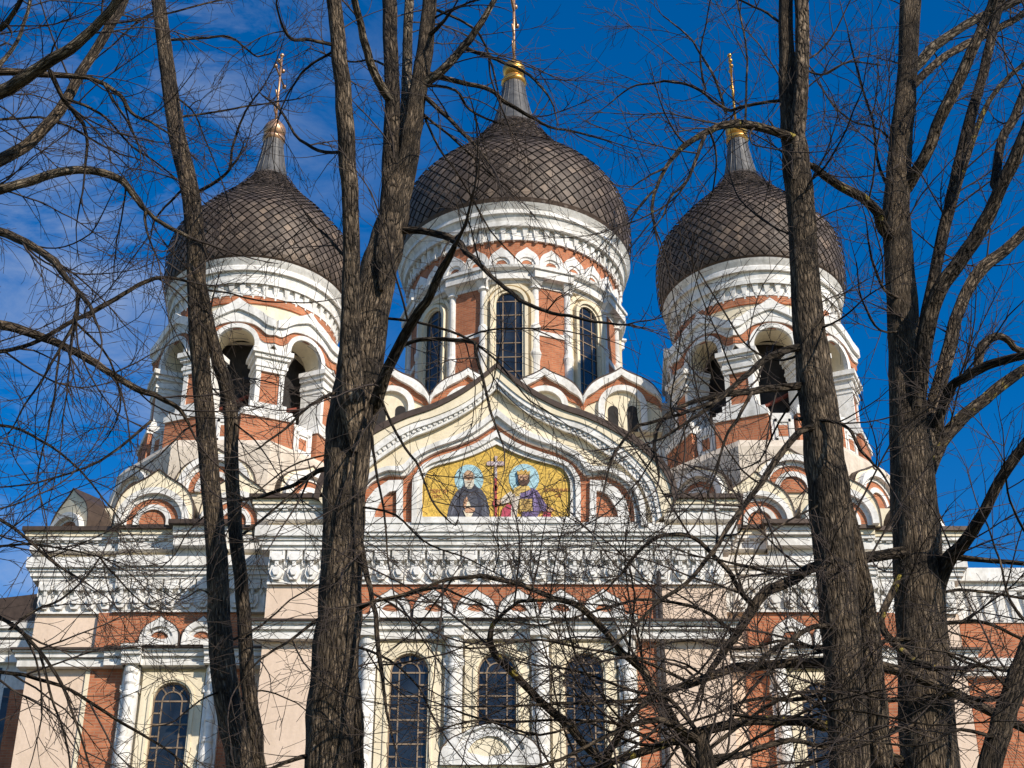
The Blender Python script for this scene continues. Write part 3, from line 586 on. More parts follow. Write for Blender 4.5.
# --- bell towers
def onion(name, cx, cy, prof, ntile, neck, ball_z, ball_r, cross_h, cross_w, goldm, crossm):
    dm = MB(); dm.rev(cx, cy, [(r - .05, z) for r, z in prof], 72, True); D = dm.build(name, M['under'], CH)
    pr = crom(prof, 8); ln = [0.0]
    for a, b in zip(pr, pr[1:]): ln.append(ln[-1] + math.hypot(b[0] - a[0], b[1] - a[1]))
    def at(s):
        s = max(0, min(ln[-1], s)); k = 0
        while k < len(ln) - 2 and ln[k + 1] < s: k += 1
        f = (s - ln[k]) / max(1e-9, ln[k + 1] - ln[k]); a, b = pr[k], pr[k + 1]
        r, z = a[0] + (b[0] - a[0]) * f, a[1] + (b[1] - a[1]) * f; t = Vector((b[0] - a[0], b[1] - a[1])).normalized()
        return r, z, Vector((t.y, -t.x))
    S = [0.0]
    while S[-1] < ln[-1]:
        r, z, n_ = at(S[-1]); S.append(S[-1] + max(.045, math.pi * r / ntile * 1.02))
    t = MB(); dth = math.pi / ntile
    def pt(s, th, lift):
        r, z, n_ = at(s); r += n_.x * lift; z += n_.y * lift
        return Vector((cx + r * math.sin(th), cy - r * math.cos(th), z))
    rnd = random.Random(5)
    for k in range(1, len(S) - 1):
        for j in range(ntile):
            th = (2 * j + (k % 2)) * dth; q = .87; l = .042 * (r_max(prof) / 4.7) ** .5 * rnd.uniform(.8, 1.25)
            T = pt(S[k] + (S[k + 1] - S[k]) * q, th, .0); Bm = pt(S[k] - (S[k] - S[k - 1]) * q, th, l); Lf = pt(S[k], th - dth * q, l * .55); Rt = pt(S[k], th + dth * q, l * .55)
            sk = rnd.uniform(-.012, .012)
            b0 = len(t.v); t.v += [T, Lf, Bm, Rt]
            C_ = (Lf + Rt + T + Bm) / 4 + (pt(S[k], th, 1) - pt(S[k], th, 0)) * (l * .3 + sk); t.v.append(C_)
            for q_ in ((0, 1, 4), (1, 2, 4), (2, 3, 4), (3, 0, 4)): t.quad([b0 + i for i in q_])
    t.build('scale_tiles', M['tile'], D, recalc=False)
    rm = MB(); r_, z_ = prof[0]; z1 = S[1] * .9; rm.rev(cx, cy, [(r_ - .3, z_ - .02), (r_ + .02, z_ - .02), (at(z1)[0] + .05, at(z1)[1]), (at(z1)[0] - .1, at(z1)[1] + .02)], 96); rm.build('dome_rim', M['roof'], D)
    nk = MB(); m = 16
    for i in range(m):                                        # standing seams of the neck
        a = 2 * math.pi * i / m
        nk.tube([Vector((cx + (r + .005) * math.sin(a), cy - (r + .005) * math.cos(a), z)) for r, z in neck[1:]], [.02] * (len(neck) - 1), 5)
    nk.rev(cx, cy, neck, 48, True); r0, z0 = neck[0]; nk.rev(cx, cy, [(r0 * .98, z0 - .16), (r0 * 1.1, z0 - .12), (r0 * 1.1, z0 - .02), (r0 * .98, z0 + .02)], 48)
    nk.build('neck', M['lead'], D)
    b = MB(); b.sphere((cx, cy, ball_z), ball_r, 28); rt = neck[-1][0]; b.rev(cx, cy, [(rt * 1.0, neck[-1][1] - .1), (rt * 1.25, neck[-1][1]), (rt * 1.25, neck[-1][1] + .1), (rt * .9, ball_z - ball_r * .8)], 28, True)
    b.rev(cx, cy, [(.16, ball_z + ball_r * .9), (.2, ball_z + ball_r * 1.05), (.06, ball_z + ball_r * 1.3)], 16, True); b.build('gilded_ball', goldm, D)
    c = MB(); zb = ball_z + ball_r; w_ = .045 * cross_h / 3.2; fr = Frame(cx, cy, R(82))
    def bar(u0, z0, u1, z1, ww): c.tube([fr.pt(u0, 0, z0), fr.pt(u1, 0, z1)], [ww, ww], 8)
    bar(0, zb - .1, 0, zb + cross_h, w_); bar(-cross_w, zb + cross_h * .68, cross_w, zb + cross_h * .68, w_ * .85); bar(-cross_w * .5, zb + cross_h * .84, cross_w * .5, zb + cross_h * .84, w_ * .75)
    bar(-cross_w * .55, zb + cross_h * .40, cross_w * .55, zb + cross_h * .28, w_ * .75)
    for u, z in ((0, zb + cross_h), (-cross_w, zb + cross_h * .68), (cross_w, zb + cross_h * .68), (-cross_w * .5, zb + cross_h * .84), (cross_w * .5, zb + cross_h * .84)): c.sphere(fr.pt(u, 0, z), w_ * 1.9, 10)
    cres = [fr.pt(math.sin(R(a)) * cross_w * .55, 0, zb + cross_h * .2 - math.cos(R(a)) * cross_w * .5) for a in range(-80, 81, 16)]
    c.tube(cres, [w_ * (.35 + .5 * math.cos(R(a))) for a in range(-80, 81, 16)], 6)
    c.build('cross', crossm, D)
    return D
def r_max(p): return max(q[0] for q in p)

TY = 6.5
for px, goldm, crossm in ((245.5, M['copper'], M['copper']), (764, M['gold'], M['gold'])):
    cx, cy = Xat(px, 430, TY), TY
    zf = lambda py, r: Zat(py, TY - r)
    AP = 3.0; HE = AP * math.tan(math.pi / 8) * 1.05
    z438, z413, z400 = zf(438, 3.6), zf(413, 3.45), zf(399, 3.4)
    # octagonal stone base; the tower is this part, everything on it a sub-part
    b = MB(); b.rev(cx, cy, [(3.72 / math.cos(math.pi / 8), 14), (3.72 / math.cos(math.pi / 8), z438 - .35), (3.5 / math.cos(math.pi / 8), z438 - .02), (1.0, z438)], 8, rot=math.pi / 8)
    TW = b.build('bell_tower', M['stone'], CH)
    b = MB(); b.box(Frame(cx, cy), -3.5, 3.5, -4.3, 3.6, 14, TOP + 1.2); b.build('tower_plinth', M['cream'], TW)
    b = MB(); b.rev(cx, cy, [(3.92 / math.cos(math.pi / 8), 14), (3.92 / math.cos(math.pi / 8), zf(492, 4.0) + .05), (3.6, zf(492, 4.0) + .4)], 8, rot=math.pi / 8); b.build('tower_base', M['cream'], TW)
    for k in range(8):
        kokoshnik(Frame(cx + 3.95 * math.sin(k * math.pi / 4), cy - 3.95 * math.cos(k * math.pi / 4), k * math.pi / 4), 0, 1.22, zf(492, 4.0), zf(449, 4.0) - zf(492, 4.0), 0, TW)
    # brick parapet with pedestals and framed niches
    br, dk = MB(), MB(); inner_w = MB()
    br.rev(cx, cy, [(AP / math.cos(math.pi / 8) + .05, z438 - .1), (AP / math.cos(math.pi / 8) + .05, z413)], 8, rot=math.pi / 8)
    for k in range(8):
        a = k * math.pi / 4; f = Frame(cx, cy, a); wh = MB(); nb = MB(); pb = MB(); pw = MB(); cap = MB(); aw = MB(); am = MB(); ab_ = MB()
        wh.box(f, -.36, .36, AP, AP + .30, z438 - .15, z413 + .02); nb.box(f, -.15, .15, AP + .305, AP + .31, z438 + .22, z413 - .36); wh.box(f, -.26, .26, AP + .3, AP + .34, z438 + .03, z438 + .14); wh.box(f, -.26, .26, AP + .3, AP + .34, z413 - .25, z413 - .14); wh.box(f, -.26, -.18, AP + .3, AP + .34, z438 + .03, z413 - .14); wh.box(f, .18, .26, AP + .3, AP + .34, z438 + .03, z413 - .14)
        wh.box(f, -HE, HE, AP - .55, AP + .16, z413, z413 + .16)
        fc = Frame(cx, cy, a + math.pi / 8); RC = AP / math.cos(math.pi / 8)
        pb.box(fc, -.86, .86, RC - .6, RC + .08, z438 - .12, z413 + .003)
        for q, (zz0, zz1, uu, dd) in enumerate(((z413 + .003, z413 + .2, .9, .14), (z413 + .2, z413 + .36, .8, .06), (z413 + .36, z400 + .06, .6, .0))): pw.box(fc, -uu, uu, RC - .7, RC + dd, zz0, zz1)
        zc0, zc1 = zf(367, 3.3), zf(344, 3.45)
        pb.box(fc, -.44, .44, RC - .85, RC - .12, z400, zc0 + .05)
        for s in (-1, 1):
            pw.box(fc, min(s * .31, s * .47), max(s * .31, s * .47), RC - .88, RC - .08, z400, zc0)
        hh = zc1 - zc0
        for q, (t0, t1, uu, dd) in enumerate(((0, .2, .5, -.04), (.2, .34, .55, .0), (.34, .6, .51, -.03), (.6, .78, .6, .05), (.78, 1.0, .68, .12))): cap.box(fc, -uu, uu, RC - .9, RC + dd, zc0 + hh * t0, zc0 + hh * t1)
        # arch face
        zs = zf(346, AP); ro = .64; n = 24
        inner = [(-ro, zc1 - .25)] + arc(0, zs, ro, n) + [(ro, zc1 - .25)]
        a1 = [(-.80, zc1 - .25)] + arc(0, zs, .80, n) + [(.80, zc1 - .25)]
        zz = lambda py: zf(py, AP + .1)
        Bo_h = [(0, zz(322)), (.3, zz(322.8)), (.6, zz(325.5)), (.82, zz(330)), (.98, zz(334)), (1.1, zz(335.6)), (HE, zz(335.8))]
        Bi_h = [(0, zz(328)), (.28, zz(328.9)), (.52, zz(331.5)), (.70, zz(335.5)), (.86, zz(340)), (1.02, zz(342)), (HE, zz(342.5))]
        Wo_h = [(0, zz(300)), (.12, zz(302.5)), (.3, zz(306)), (.55, zz(309.5)), (.8, zz(313.5)), (1.0, zz(318)), (HE, zz(322))]
        Wm_h = [(0, zz(311)), (.14, zz(312)), (.3, zz(314)), (.56, zz(317.5)), (.8, zz(322)), (1.0, zz(326.5)), (HE, zz(329.5))]
        N = 61; rs = lambda h: resample(mirror(crom(h, 4)), N)
        Bo, Bi, Wo, Wm = rs(Bo_h), rs(Bi_h), rs(Wo_h), rs(Wm_h); In = resample(inner, N); A1 = resample(a1, N)
        aw.band(f, In, Wo, AP - .7, AP); am.band(f, In, A1, AP + .003, AP + .16); am.band(f, A1, Bi, AP + .003, AP + .05); ab_.band(f, Bi, Bo, AP + .003, AP + .09); am.band(f, Bo, Wm, AP + .003, AP + .16); am.band(f, Wm, Wo, AP - .1, AP + .26)
        for nm, mb, mt in (('parapet_niche', wh, 'white'), ('niche_brick', nb, 'brick'), ('pier', pb, 'brick'), ('pier_trim', pw, 'white'), ('capital', cap, 'white'), ('arch', aw, 'cream'), ('arch_moulding', am, 'white'), ('arch_brickwork', ab_, 'brick')): mb.build(nm, M[mt], TW)
    z_in = zf(330, AP)
    inner_w.rev(cx, cy, [(2.2, z_in + .02), (1.0, z_in + .3), (.02, z_in + .32)], 24)
    # drum
    wh2, brr = MB(), MB()
    zd = lambda py, r: zf(py, r)
    inner_w.rev(cx, cy, [(2.81, zd(330, 2.7)), (2.81, zd(296, 2.7))], 72)
    brr.rev(cx, cy, [(2.80, zd(304, 2.78)), (2.87, zd(304, 2.78)), (2.87, zd(296.5, 2.78)), (2.80, zd(296.5, 2.78))], 72)
    prof_ = [(2.7, zd(296.5, 2.8)), (2.8, zd(296.5, 2.8)), (2.8, zd(293, 2.8)), (2.74, zd(293, 2.76)), (2.76, zd(284, 2.78)), (2.9, zd(284, 2.9)), (2.92, zd(280, 2.92)), (2.86, zd(279, 2.9)), (2.9, zd(272, 2.9)), (3.0, zd(271, 3.0)), (3.0, zd(267, 3.0)), (2.96, zd(266, 2.98)), (3.06, zd(261, 3.06)), (3.1, zd(258.5, 3.1)), (2.6, zd(258, 3.1))]
    prof = [(r * 1.033, z) for r, z in prof_]; wh2.rev(cx, cy, prof, 96)
    for i in range(48):
        f = Frame(cx + 2.84 * math.sin(i * math.pi / 24), cy - 2.84 * math.cos(i * math.pi / 24), i * math.pi / 24)
        wh2.taper(f, .11, -.02, .10, zd(293, 2.8), zd(285, 2.8), .55); wh2.taper(Frame(f.o.x, f.o.y, i * math.pi / 24), .05, -.02, .08, zd(296, 2.8) - .1, zd(293, 2.8), .5)
    er = MB()
    dk.rev(cx, cy, [(1.95, z438), (1.95, z_in + .1)], 24); dk.rev(cx, cy, [(2.9, z413 - .2), (.05, z413 - .2)], 24)  # near-black core and floor put the shade inside the belfry into colour
    for k in range(8): er.tube([Frame(cx, cy, k * math.pi / 4).pt(-1.1, 2.15, z413 + .5), Frame(cx, cy, k * math.pi / 4).pt(1.0, 2.1, z413 + 1.7)], [.07, .07], 6)
    for nm, mb, mt in (('parapet', br, 'brick'), ('drum_wall', inner_w, 'cream'), ('dark_interior', dk, 'dark'), ('drum_moulding', wh2, 'white'), ('brick_ring', brr, 'brick'), ('brace', er, 'beam')): mb.build(nm, M[mt], TW)
    zt = zd(258.5, 3.2)
    zn = Zat(182, TY); znt = Zat(141, TY); zball = Zat(131.5, TY)
    H = zn - zt
    prof = list(zip((3.10, 3.26, 3.33, 3.345, 3.35, 3.209, 2.742, 2.215, 1.666, 1.26, 0.98, 0.78), (zt + H * q for q in (.004, .05, .12, .2, .31, .43, .55, .67, .775, .865, .94, 1))))
    neck = [(.72, Zat(187, TY)), (.66, Zat(183, TY)), (.50, zn + (znt - zn) * .4), (.41, zn + (znt - zn) * .7), (.345, znt)]
    onion('onion_dome', cx, cy, prof, 60, neck, zball, .43, Zat(58, TY) - zball - .3, .62, goldm, crossm)

# --- central drum, its ring of kokoshniks and the great dome
DY = 14.0; DX = Xat(514, 250, DY); cx, cy = DX, DY
zd = lambda py, r: Zat(py, DY - r)
RW = 4.15; zb = Zat(385, DY - 6.5)
# stepped base behind the gable
FK = Frame(0, 6.6); kx0 = [Xat(p, 385, 6.6) for p in (392, 468, 544.5, 621.5)]
b = MB(); b.box(Frame((kx0[0] + kx0[3]) / 2, 6.6), kx0[0] - (kx0[0] + kx0[3]) / 2 - 1.6, kx0[3] - (kx0[0] + kx0[3]) / 2 + 2.4, -14, -.36, 14, Zat(402, 6.9)); DB = b.build('drum_base', M['white'], CH)
for i, xk in enumerate(kx0):
    hw = (kx0[1] - kx0[0]) / 2 * (.99 if i < 3 else 1.02); z0 = Zat(432, 6.6); z1 = Zat(369, 6.6); h = z1 - z0
    bk = MB(); zm = Zat(400, 6.6)
    half = [(u * hw, z1 - q * h / 63) for u, q in ((0, 0), (.1, 2.6), (.26, 5.8), (.45, 8.8), (.62, 12), (.78, 16.5), (.9, 22), (1, 28.5))]
    sc_ = lambda k, dz: [(u * k if u < .9 * hw else u, z - dz) for u, z in half]
    C0 = mirror(crom(half, 3)); f = Frame(xk, 6.6)
    bk.prism(f, C0 + [(hw, z0), (-hw, z0)][0:2], -.5, 0); ko = bk.build('kokoshnik', M['cream'], DB)
    n = 61; cv = lambda dz, k=1.0: resample(mirror(crom(sc_(k, dz), 3)), n)
    w_ = MB(); w_.band(f, cv(.34, .86), cv(.16, .95), .003, .2); w_.band(f, cv(.16, .95), cv(0.02), .003, .1)
    rise = lambda q: [(-q, z0)] + arc(0, z1 - .62 * h, q, 24) + [(q, z0)]
    w_.band(f, rise(hw * .46), rise(hw * .62), .003, .14); w_.build('white_arch', M['white'], ko)
    q_ = MB(); q_.band(f, cv(.60, .74), cv(.34, .86), .003, .06); q_.build('brick_arch', M['brick'], ko)
    d_ = MB(); 
    for s in (-1, 1): d_.prism(f, [(s * .33 - .17, z0)] + arc(s * .33, z1 - .66 * h, .17, 12) + [(s * .33 + .17, z0)], .003, .02)
    d_.build('niche', M['dark'], ko)
    e_ = MB(); e_.band(f, [(u, z) for u, z in C0], [(u * 1.01, z + .07) for u, z in C0], -2.2, .05); e_.build('roof_sheet', M['roof'], ko)
b = MB(); b.rev(cx, cy, [(RW, 18), (RW, zd(236, RW)), (.1, zd(236, RW))], 96); DR = b.build('drum', M['cream'], CH)
wh, br = MB(), MB()
zl = zd(277, 4.5)
for k in range(8):
    a = k * math.pi / 4 - R(2.6); f = Frame(cx, cy, a); d = RW - .04
    zt = zd(291.5, 4.3); hw = .50; z0 = zd(392, 4.3); zc = zt - hw; n = 20
    wmb, gl, bz = MB(), MB(), MB()
    gl.prism(f, [(-hw, z0)] + arc(0, zc, hw, n) + [(hw, z0)], d - .1, d + .06)
    for rr, tt, dd in ((hw, .1, .16), (hw + .1, .12, .24), (hw + .34, .14, .14)):
        p0 = [(-rr, z0)] + arc(0, zc, rr, n) + [(rr, z0)]; p1 = [(-rr - tt, z0)] + arc(0, zc, rr + tt, n) + [(rr + tt, z0)]
        wmb.band(f, p0, p1, d - .2, d + dd)
    t = .02
    for u in (-.24, .24): bz.box(f, u - t, u + t, d + .062, d + .085, z0, zc + .4)
    z = zc + .12
    while z > z0: bz.box(f, -hw, hw, d + .063, d + .082, z - t, z + t); z -= .62
    wo = wmb.build('drum_window', M['cream'], CH); gl.build('glass_pane', M['glass'], wo); bz.build('glazing_bars', M['bronze'], wo)
    # brick pier between colonnettes
    f2 = Frame(cx, cy, a + math.pi / 8); bp_, wp = MB(), MB()
    bp_.box(f2, -.52, .52, RW - .5, RW + .05, zd(395, 4.3), zl - .02); bp_.build('brick_pier', M['brick'], DR)
    for zz, hh, dd in ((zd(283.5, 4.3), .1, .1), (zd(331, 4.3), .10, .1)):
        wp = MB(); wp.box(f2, -.54, .54, RW - .4, RW + dd, zz - hh, zz + hh); wp.build('pier_band', M['white'], DR)
    wp = MB(); wp.box(f2, -.8, .8, RW - .4, RW + .42, zl + .003, zl + .34); wp.box(f2, -.86, .86, RW - .4, RW + .50, zl + .34, zl + .46); wp.build('impost_block', M['white'], DR)
    for u in (-.66, .66):
        wp = MB(); q_ = f2.pt(u, RW, 0); wp.taper(Frame(q_.x, q_.y, a + math.pi / 8), .26, -.2, .36, zl - .38, zl, .5); wp.build('capital', M['white'], DR)
    for f3, us in ((f2, (-.66, .66)), (f, (-.98, .98))):
        for u in us:
            cm = MB(); p = f3.pt(u, RW + (.03 if f3 is f2 else -.04), 0); r = .15 if f3 is f2 else .10; zt_, zb_ = zl, zd(395, 4.3); H_ = zt_ - zb_
            cm.rev(p.x, p.y, [(r * 1.5, zt_), (r * 1.5, zt_ - .1), (r * 1.1, zt_ - .16), (r * 1.5, zt_ - .36), (r * .9, zt_ - .42), (r * .95, zb_ + H_ * .62), (r * 1.35, zb_ + H_ * .6), (r * 1.35, zb_ + H_ * .56), (r, zb_ + H_ * .54), (r * 1.1, zb_ + H_ * .4), (r * 1.5, zb_ + H_ * .36), (r * 1.1, zb_ + H_ * .3), (r, zb_)], 14)
            cm.build('colonnette', M['white'], DR)
r_ = RW
wh.rev(cx, cy, [(r_, zl - .12), (r_ + .12, zl - .12), (r_ + .16, zl), (r_ + .28, zl), (r_ + .28, zl + .22), (r_ + .2, zl + .24), (r_ + .24, zl + .42), (r_ + .4, zl + .46), (r_ + .44, zl + .56), (r_ + .1, zl + .62)], 128)
za = zd(262, 4.5)
for i in range(28):
    a = (i + .5) * math.pi / 14; f = Frame(cx, cy, a); hw = .49; hgt = zd(246, 4.5) - za
    rise = lambda q: [(-q, za - .08)] + arc(0, za - .02, q, 14) + [(q, za - .08)]
    sh, sb = MB(), MB()
    sh.band(f, resample(rise(hw * .7), 31), resample(ogee(0, hw, za - .08, hgt + .1), 31), r_ + .1, r_ + .28); sh.band(f, rise(hw * .45), rise(hw * .7), r_ + .1, r_ + .22); sb.prism(f, rise(hw * .45), r_ + .1, r_ + .2)
    sh.build('shell_arch', M['white'], DR); sb.build('shell_arch_brick', M['brick'], DR)
br.rev(cx, cy, [(r_ + .05, za - .1), (r_ + .12, za - .1), (r_ + .16, zd(239.5, 4.3)), (r_, zd(239.5, 4.3))], 96)
q = lambda py, r: zd(py, r)
wh.rev(cx, cy, [(r_, q(239.5, 4.35)), (r_ + .25, q(239.5, 4.4)), (r_ + .25, q(237, 4.4)), (r_ + .18, q(236, 4.4)), (r_ + .2, q(227, 4.4)), (r_ + .42, q(225.5, 4.55)), (r_ + .44, q(221, 4.6)), (r_ + .38, q(220, 4.6)), (r_ + .5, q(214, 4.65)), (r_ + .58, q(213, 4.7)), (r_ + .58, q(210, 4.7)), (r_ + .54, q(209, 4.7)), (r_ + .66, q(204, 4.8)), (r_ + .72, q(201.5, 4.85)), (r_ + .2, q(201, 4.85))], 128)
for i in range(64):
    a = i * math.pi / 32; f = Frame(cx + (r_ + .18) * math.sin(a), cy - (r_ + .18) * math.cos(a), a)
    wh.taper(f, .12, -.02, .13, q(236, 4.4), q(227, 4.4), .55); wh.box(f, -.05, .05, 0, .16, q(239, 4.4) - .1, q(236, 4.4))
wh.build('white_trim', M['white'], DR); br.build('brickwork', M['brick'], DR)
zt = q(201.5, 4.85); zn = Zat(133, DY); znt = Zat(84, DY); zball = Zat(71, DY); H = zn - zt
prof = list(zip((4.74, 4.86, 4.92, 4.94, 4.857, 4.532, 3.855, 2.91, 2.263, 1.791, 1.438, 1.17), (zt + H * q for q in (.004, .05, .12, .2, .31, .43, .55, .67, .775, .865, .94, 1))))
neck = [(1.14, Zat(138, DY)), (1.04, Zat(132, DY)), (.76, zn + (znt - zn) * .4), (.58, zn + (znt - zn) * .7), (.46, znt)]
onion('onion_dome', cx, cy, prof, 64, neck, zball, .52, 4.6, 1.0, M['gold'], M['copper'])
# ------------------------------------------------------------------ lime trees in front of the church
RND = random.Random(11)
def wobble(pts, amp, seed):
    return [p + Vector((mnoise.noise(Vector((i * .45, seed, 0))), mnoise.noise(Vector((i * .45, seed, 7))) , mnoise.noise(Vector((i * .45, seed, 13))))) * amp for i, p in enumerate(pts)]
def trace(pts, w, d0, d1, sub=4):
    """centre line and radii of a limb, read off the photograph: pts from thick to thin end, w = widths there, d0..d1 = distance of both ends"""
    n = len(pts); W = w if len(w) == n else [w[0] + (w[-1] - w[0]) * i / (n - 1) for i in range(n)]
    W = [q * .88 if q < 6.5 else q for q in W]
    C = crom([(x, y, ww, d0 + (d1 - d0) * i / (n - 1)) for i, ((x, y), ww) in enumerate(zip(pts, W))], sub)
    o, r = [], []
    for x, y, ww, d in C:
        p = P(x, y, CAMY + d); o.append(p); r.append(max(.0022, .5 * ww / FPX * depth_of(p)))
    return o, r
def rand_perp(t, rnd):
    v = Vector((rnd.uniform(-1, 1), rnd.uniform(-1, 1), rnd.uniform(-1, 1))); v = v - t * v.dot(t)
    return v.normalized() if v.length > .05 else Vector((0, 0, 1)).cross(t).normalized()
SEG = {0: .11, 1: .085, 2: .07}
def grow(mb, p, t, length, r0, level, rnd, droop=0.0, count=None):
    n = max(3, min(18, int(length / SEG[level]))); pts = [p.copy()]; st = length / n; d = t.copy(); bend = rand_perp(d, rnd) * rnd.uniform(.02, .15)
    for i in range(n):
        kink = .20 if i % 3 == 2 else .06
        d = (d + bend + Vector((rnd.uniform(-1, 1), rnd.uniform(-1, 1), rnd.uniform(-1, 1))) * kink + Vector((0, 0, .03 - droop))).normalized()
        pts.append(pts[-1] + d * st)
    rad = [max(.0022, r0 * (1 - .72 * i / n)) for i in range(n + 1)]
    mb.tube(pts, rad, 4 if level == 0 else 3, cap=False); count[0] += 1
    if level >= 2: return
    m = int(length / (.14 if level == 0 else .18)); m = max(1, m + rnd.randint(-1, 1))
    for j in range(m):
        k = rnd.uniform(.12, .98); i = min(n - 1, int(k * n)); q = pts[i].lerp(pts[i + 1], k * n - i); tt = (pts[i + 1] - pts[i]).normalized()
        a = R(rnd.uniform(20, 55)); dd = (tt * math.cos(a) + rand_perp(tt, rnd) * math.sin(a)).normalized()
        ln = rnd.uniform(.25, .75) * (1.1 - .5 * k) if level == 0 else rnd.uniform(.08, .30)
        grow(mb, q, dd, ln, min(rad[i] * .72, .0052 if level == 0 else .0034), level + 1, rnd, droop, count)
CNT = [0]
def tree(label, x_px, d, stems, limbs, dens=1.0, group='bare lime trees in front of the church', bark='bark', ground_dx=0.0, seed=1):
    rnd = random.Random(seed); built = []
    paths = []
    for pts, w, dd0, dd1, *rest in stems:
        o, r = trace(pts, w, d + dd0, d + dd1, 5)
        if not (rest and rest[0] == 'top'):                      # carry the stem down to the ground
            t = (o[0] - o[1]).normalized(); k = (o[0].z + .05) / max(.2, -t.z); g0 = o[0] + t * k; g0.x = o[0].x + (g0.x - o[0].x) * .35; g0.y = o[0].y
            base = [g0 + (o[0] - g0) * q for q in (0, .04, .1, .25, .5, .75)]; o = base + o; r = [r[0] * q for q in (1.75, 1.45, 1.25, 1.12, 1.06, 1.02)] + r
        else: t0 = (o[0] - o[1]).normalized(); o = [o[0] + t0 * r[0] * 4, o[0] + t0 * r[0] * 2] + o; r = [r[0] * .2, r[0] * .7] + r
        if pts[-1][1] < 0:                                        # the stem goes on above the picture
            t = (o[-1] - o[-2]).normalized()
            for q in range(1, 7): o.append(o[-1] + (t + Vector((rnd.uniform(-.1, .1), rnd.uniform(-.1, .1), .1))).normalized() * .6); r.append(r[-1] * .82)
        paths.append((o, r, rest[1] if len(rest) > 1 else bark))
    root = empty('lime_tree', tuple(paths[0][0][0]), label, 'tree', group)
    for i, (o, r, bm_) in enumerate(paths):
        o = wobble(o, .018, seed + i * 3.1)
        b = MB(); b.tube(o, r, 20, .085, seed + i); b.build('trunk' if i == 0 else 'stem', M[bm_], root, False, True)
    tw = MB(); spawn = [(o, r, .25) for o, r, _ in paths]
    for pts, w, dd0, dd1, *rest in limbs:
        o, r = trace(pts, w, d + dd0, d + dd1, 4); bd = (1e9, 0)
        for so_, sr_, _ in paths:                                 # root the limb in the middle of the stem it leaves
            for q, rr in zip(so_, sr_):
                e_ = math.hypot(q.x - o[0].x, q.z - o[0].z)
                if e_ < rr * 2.5 + .25 and e_ < bd[0]: bd = (e_, q.y - o[0].y)
        if bd[0] < 1e8 and abs(bd[1]) < .9: o, r = trace(pts, w, d + dd0 + bd[1], d + dd1, 4)
        t0 = (o[0] - o[1]).normalized(); o = [o[0] + t0 * r[0] * 1.6] + o; r = [r[0] * .35] + r; o = wobble(o, .012 + .0 * r[0], rnd.random() * 50)
        b = MB(); b.tube(o, r, 9 if w[0] > 5 else 6, .12 if w[0] > 5 else .05, rnd.random() * 40)
        b.build('branch', M[rest[0] if rest and rest[0] else (bark if w[0] >= 9 else 'darkbark')], root, False, True)
        spawn.append((o, r, rest[1] if len(rest) > 1 else 1.0))
    for o, r, dk in spawn:
        ln = sum((b - a).length for a, b in zip(o, o[1:])); trunk = dk == .25
        for lev, per_m in ((0, .55 if trunk else 1.75 * dk), (1, .5 if trunk else 2.2 * dk)):
            x = ln * per_m * dens * .88; m = int(x) + (rnd.random() < x - int(x))
            for j in range(m):
                k = rnd.uniform(.55 if trunk else .08, 1.0); f = k * (len(o) - 1); i = min(len(o) - 2, int(f)); q = o[i].lerp(o[i + 1], f - i); t = (o[i + 1] - o[i]).normalized()
                if q.z < 4: continue
                a = R(rnd.uniform(25, 65)); dd = (t * math.cos(a) + rand_perp(t, rnd) * math.sin(a)).normalized()
                if lev == 0: grow(tw, q, dd, rnd.uniform(.7, 2.0), min(max(r[i] * .58, .0052), .0105), 0, rnd, 0.02, CNT)
                else: grow(tw, q, dd, rnd.uniform(.25, .9), min(max(r[i] * .5, .0036), .0056), 1, rnd, 0.02, CNT)
        if not trunk:                                             # fine tip
            t = (o[-1] - o[-2]).normalized(); grow(tw, o[-1], t, rnd.uniform(.5, 1.1), max(.0042, r[-1] * .9), 0, rnd, 0, CNT)
    t_ = tw.build('twigs', M['twig'], root, False)
    return root

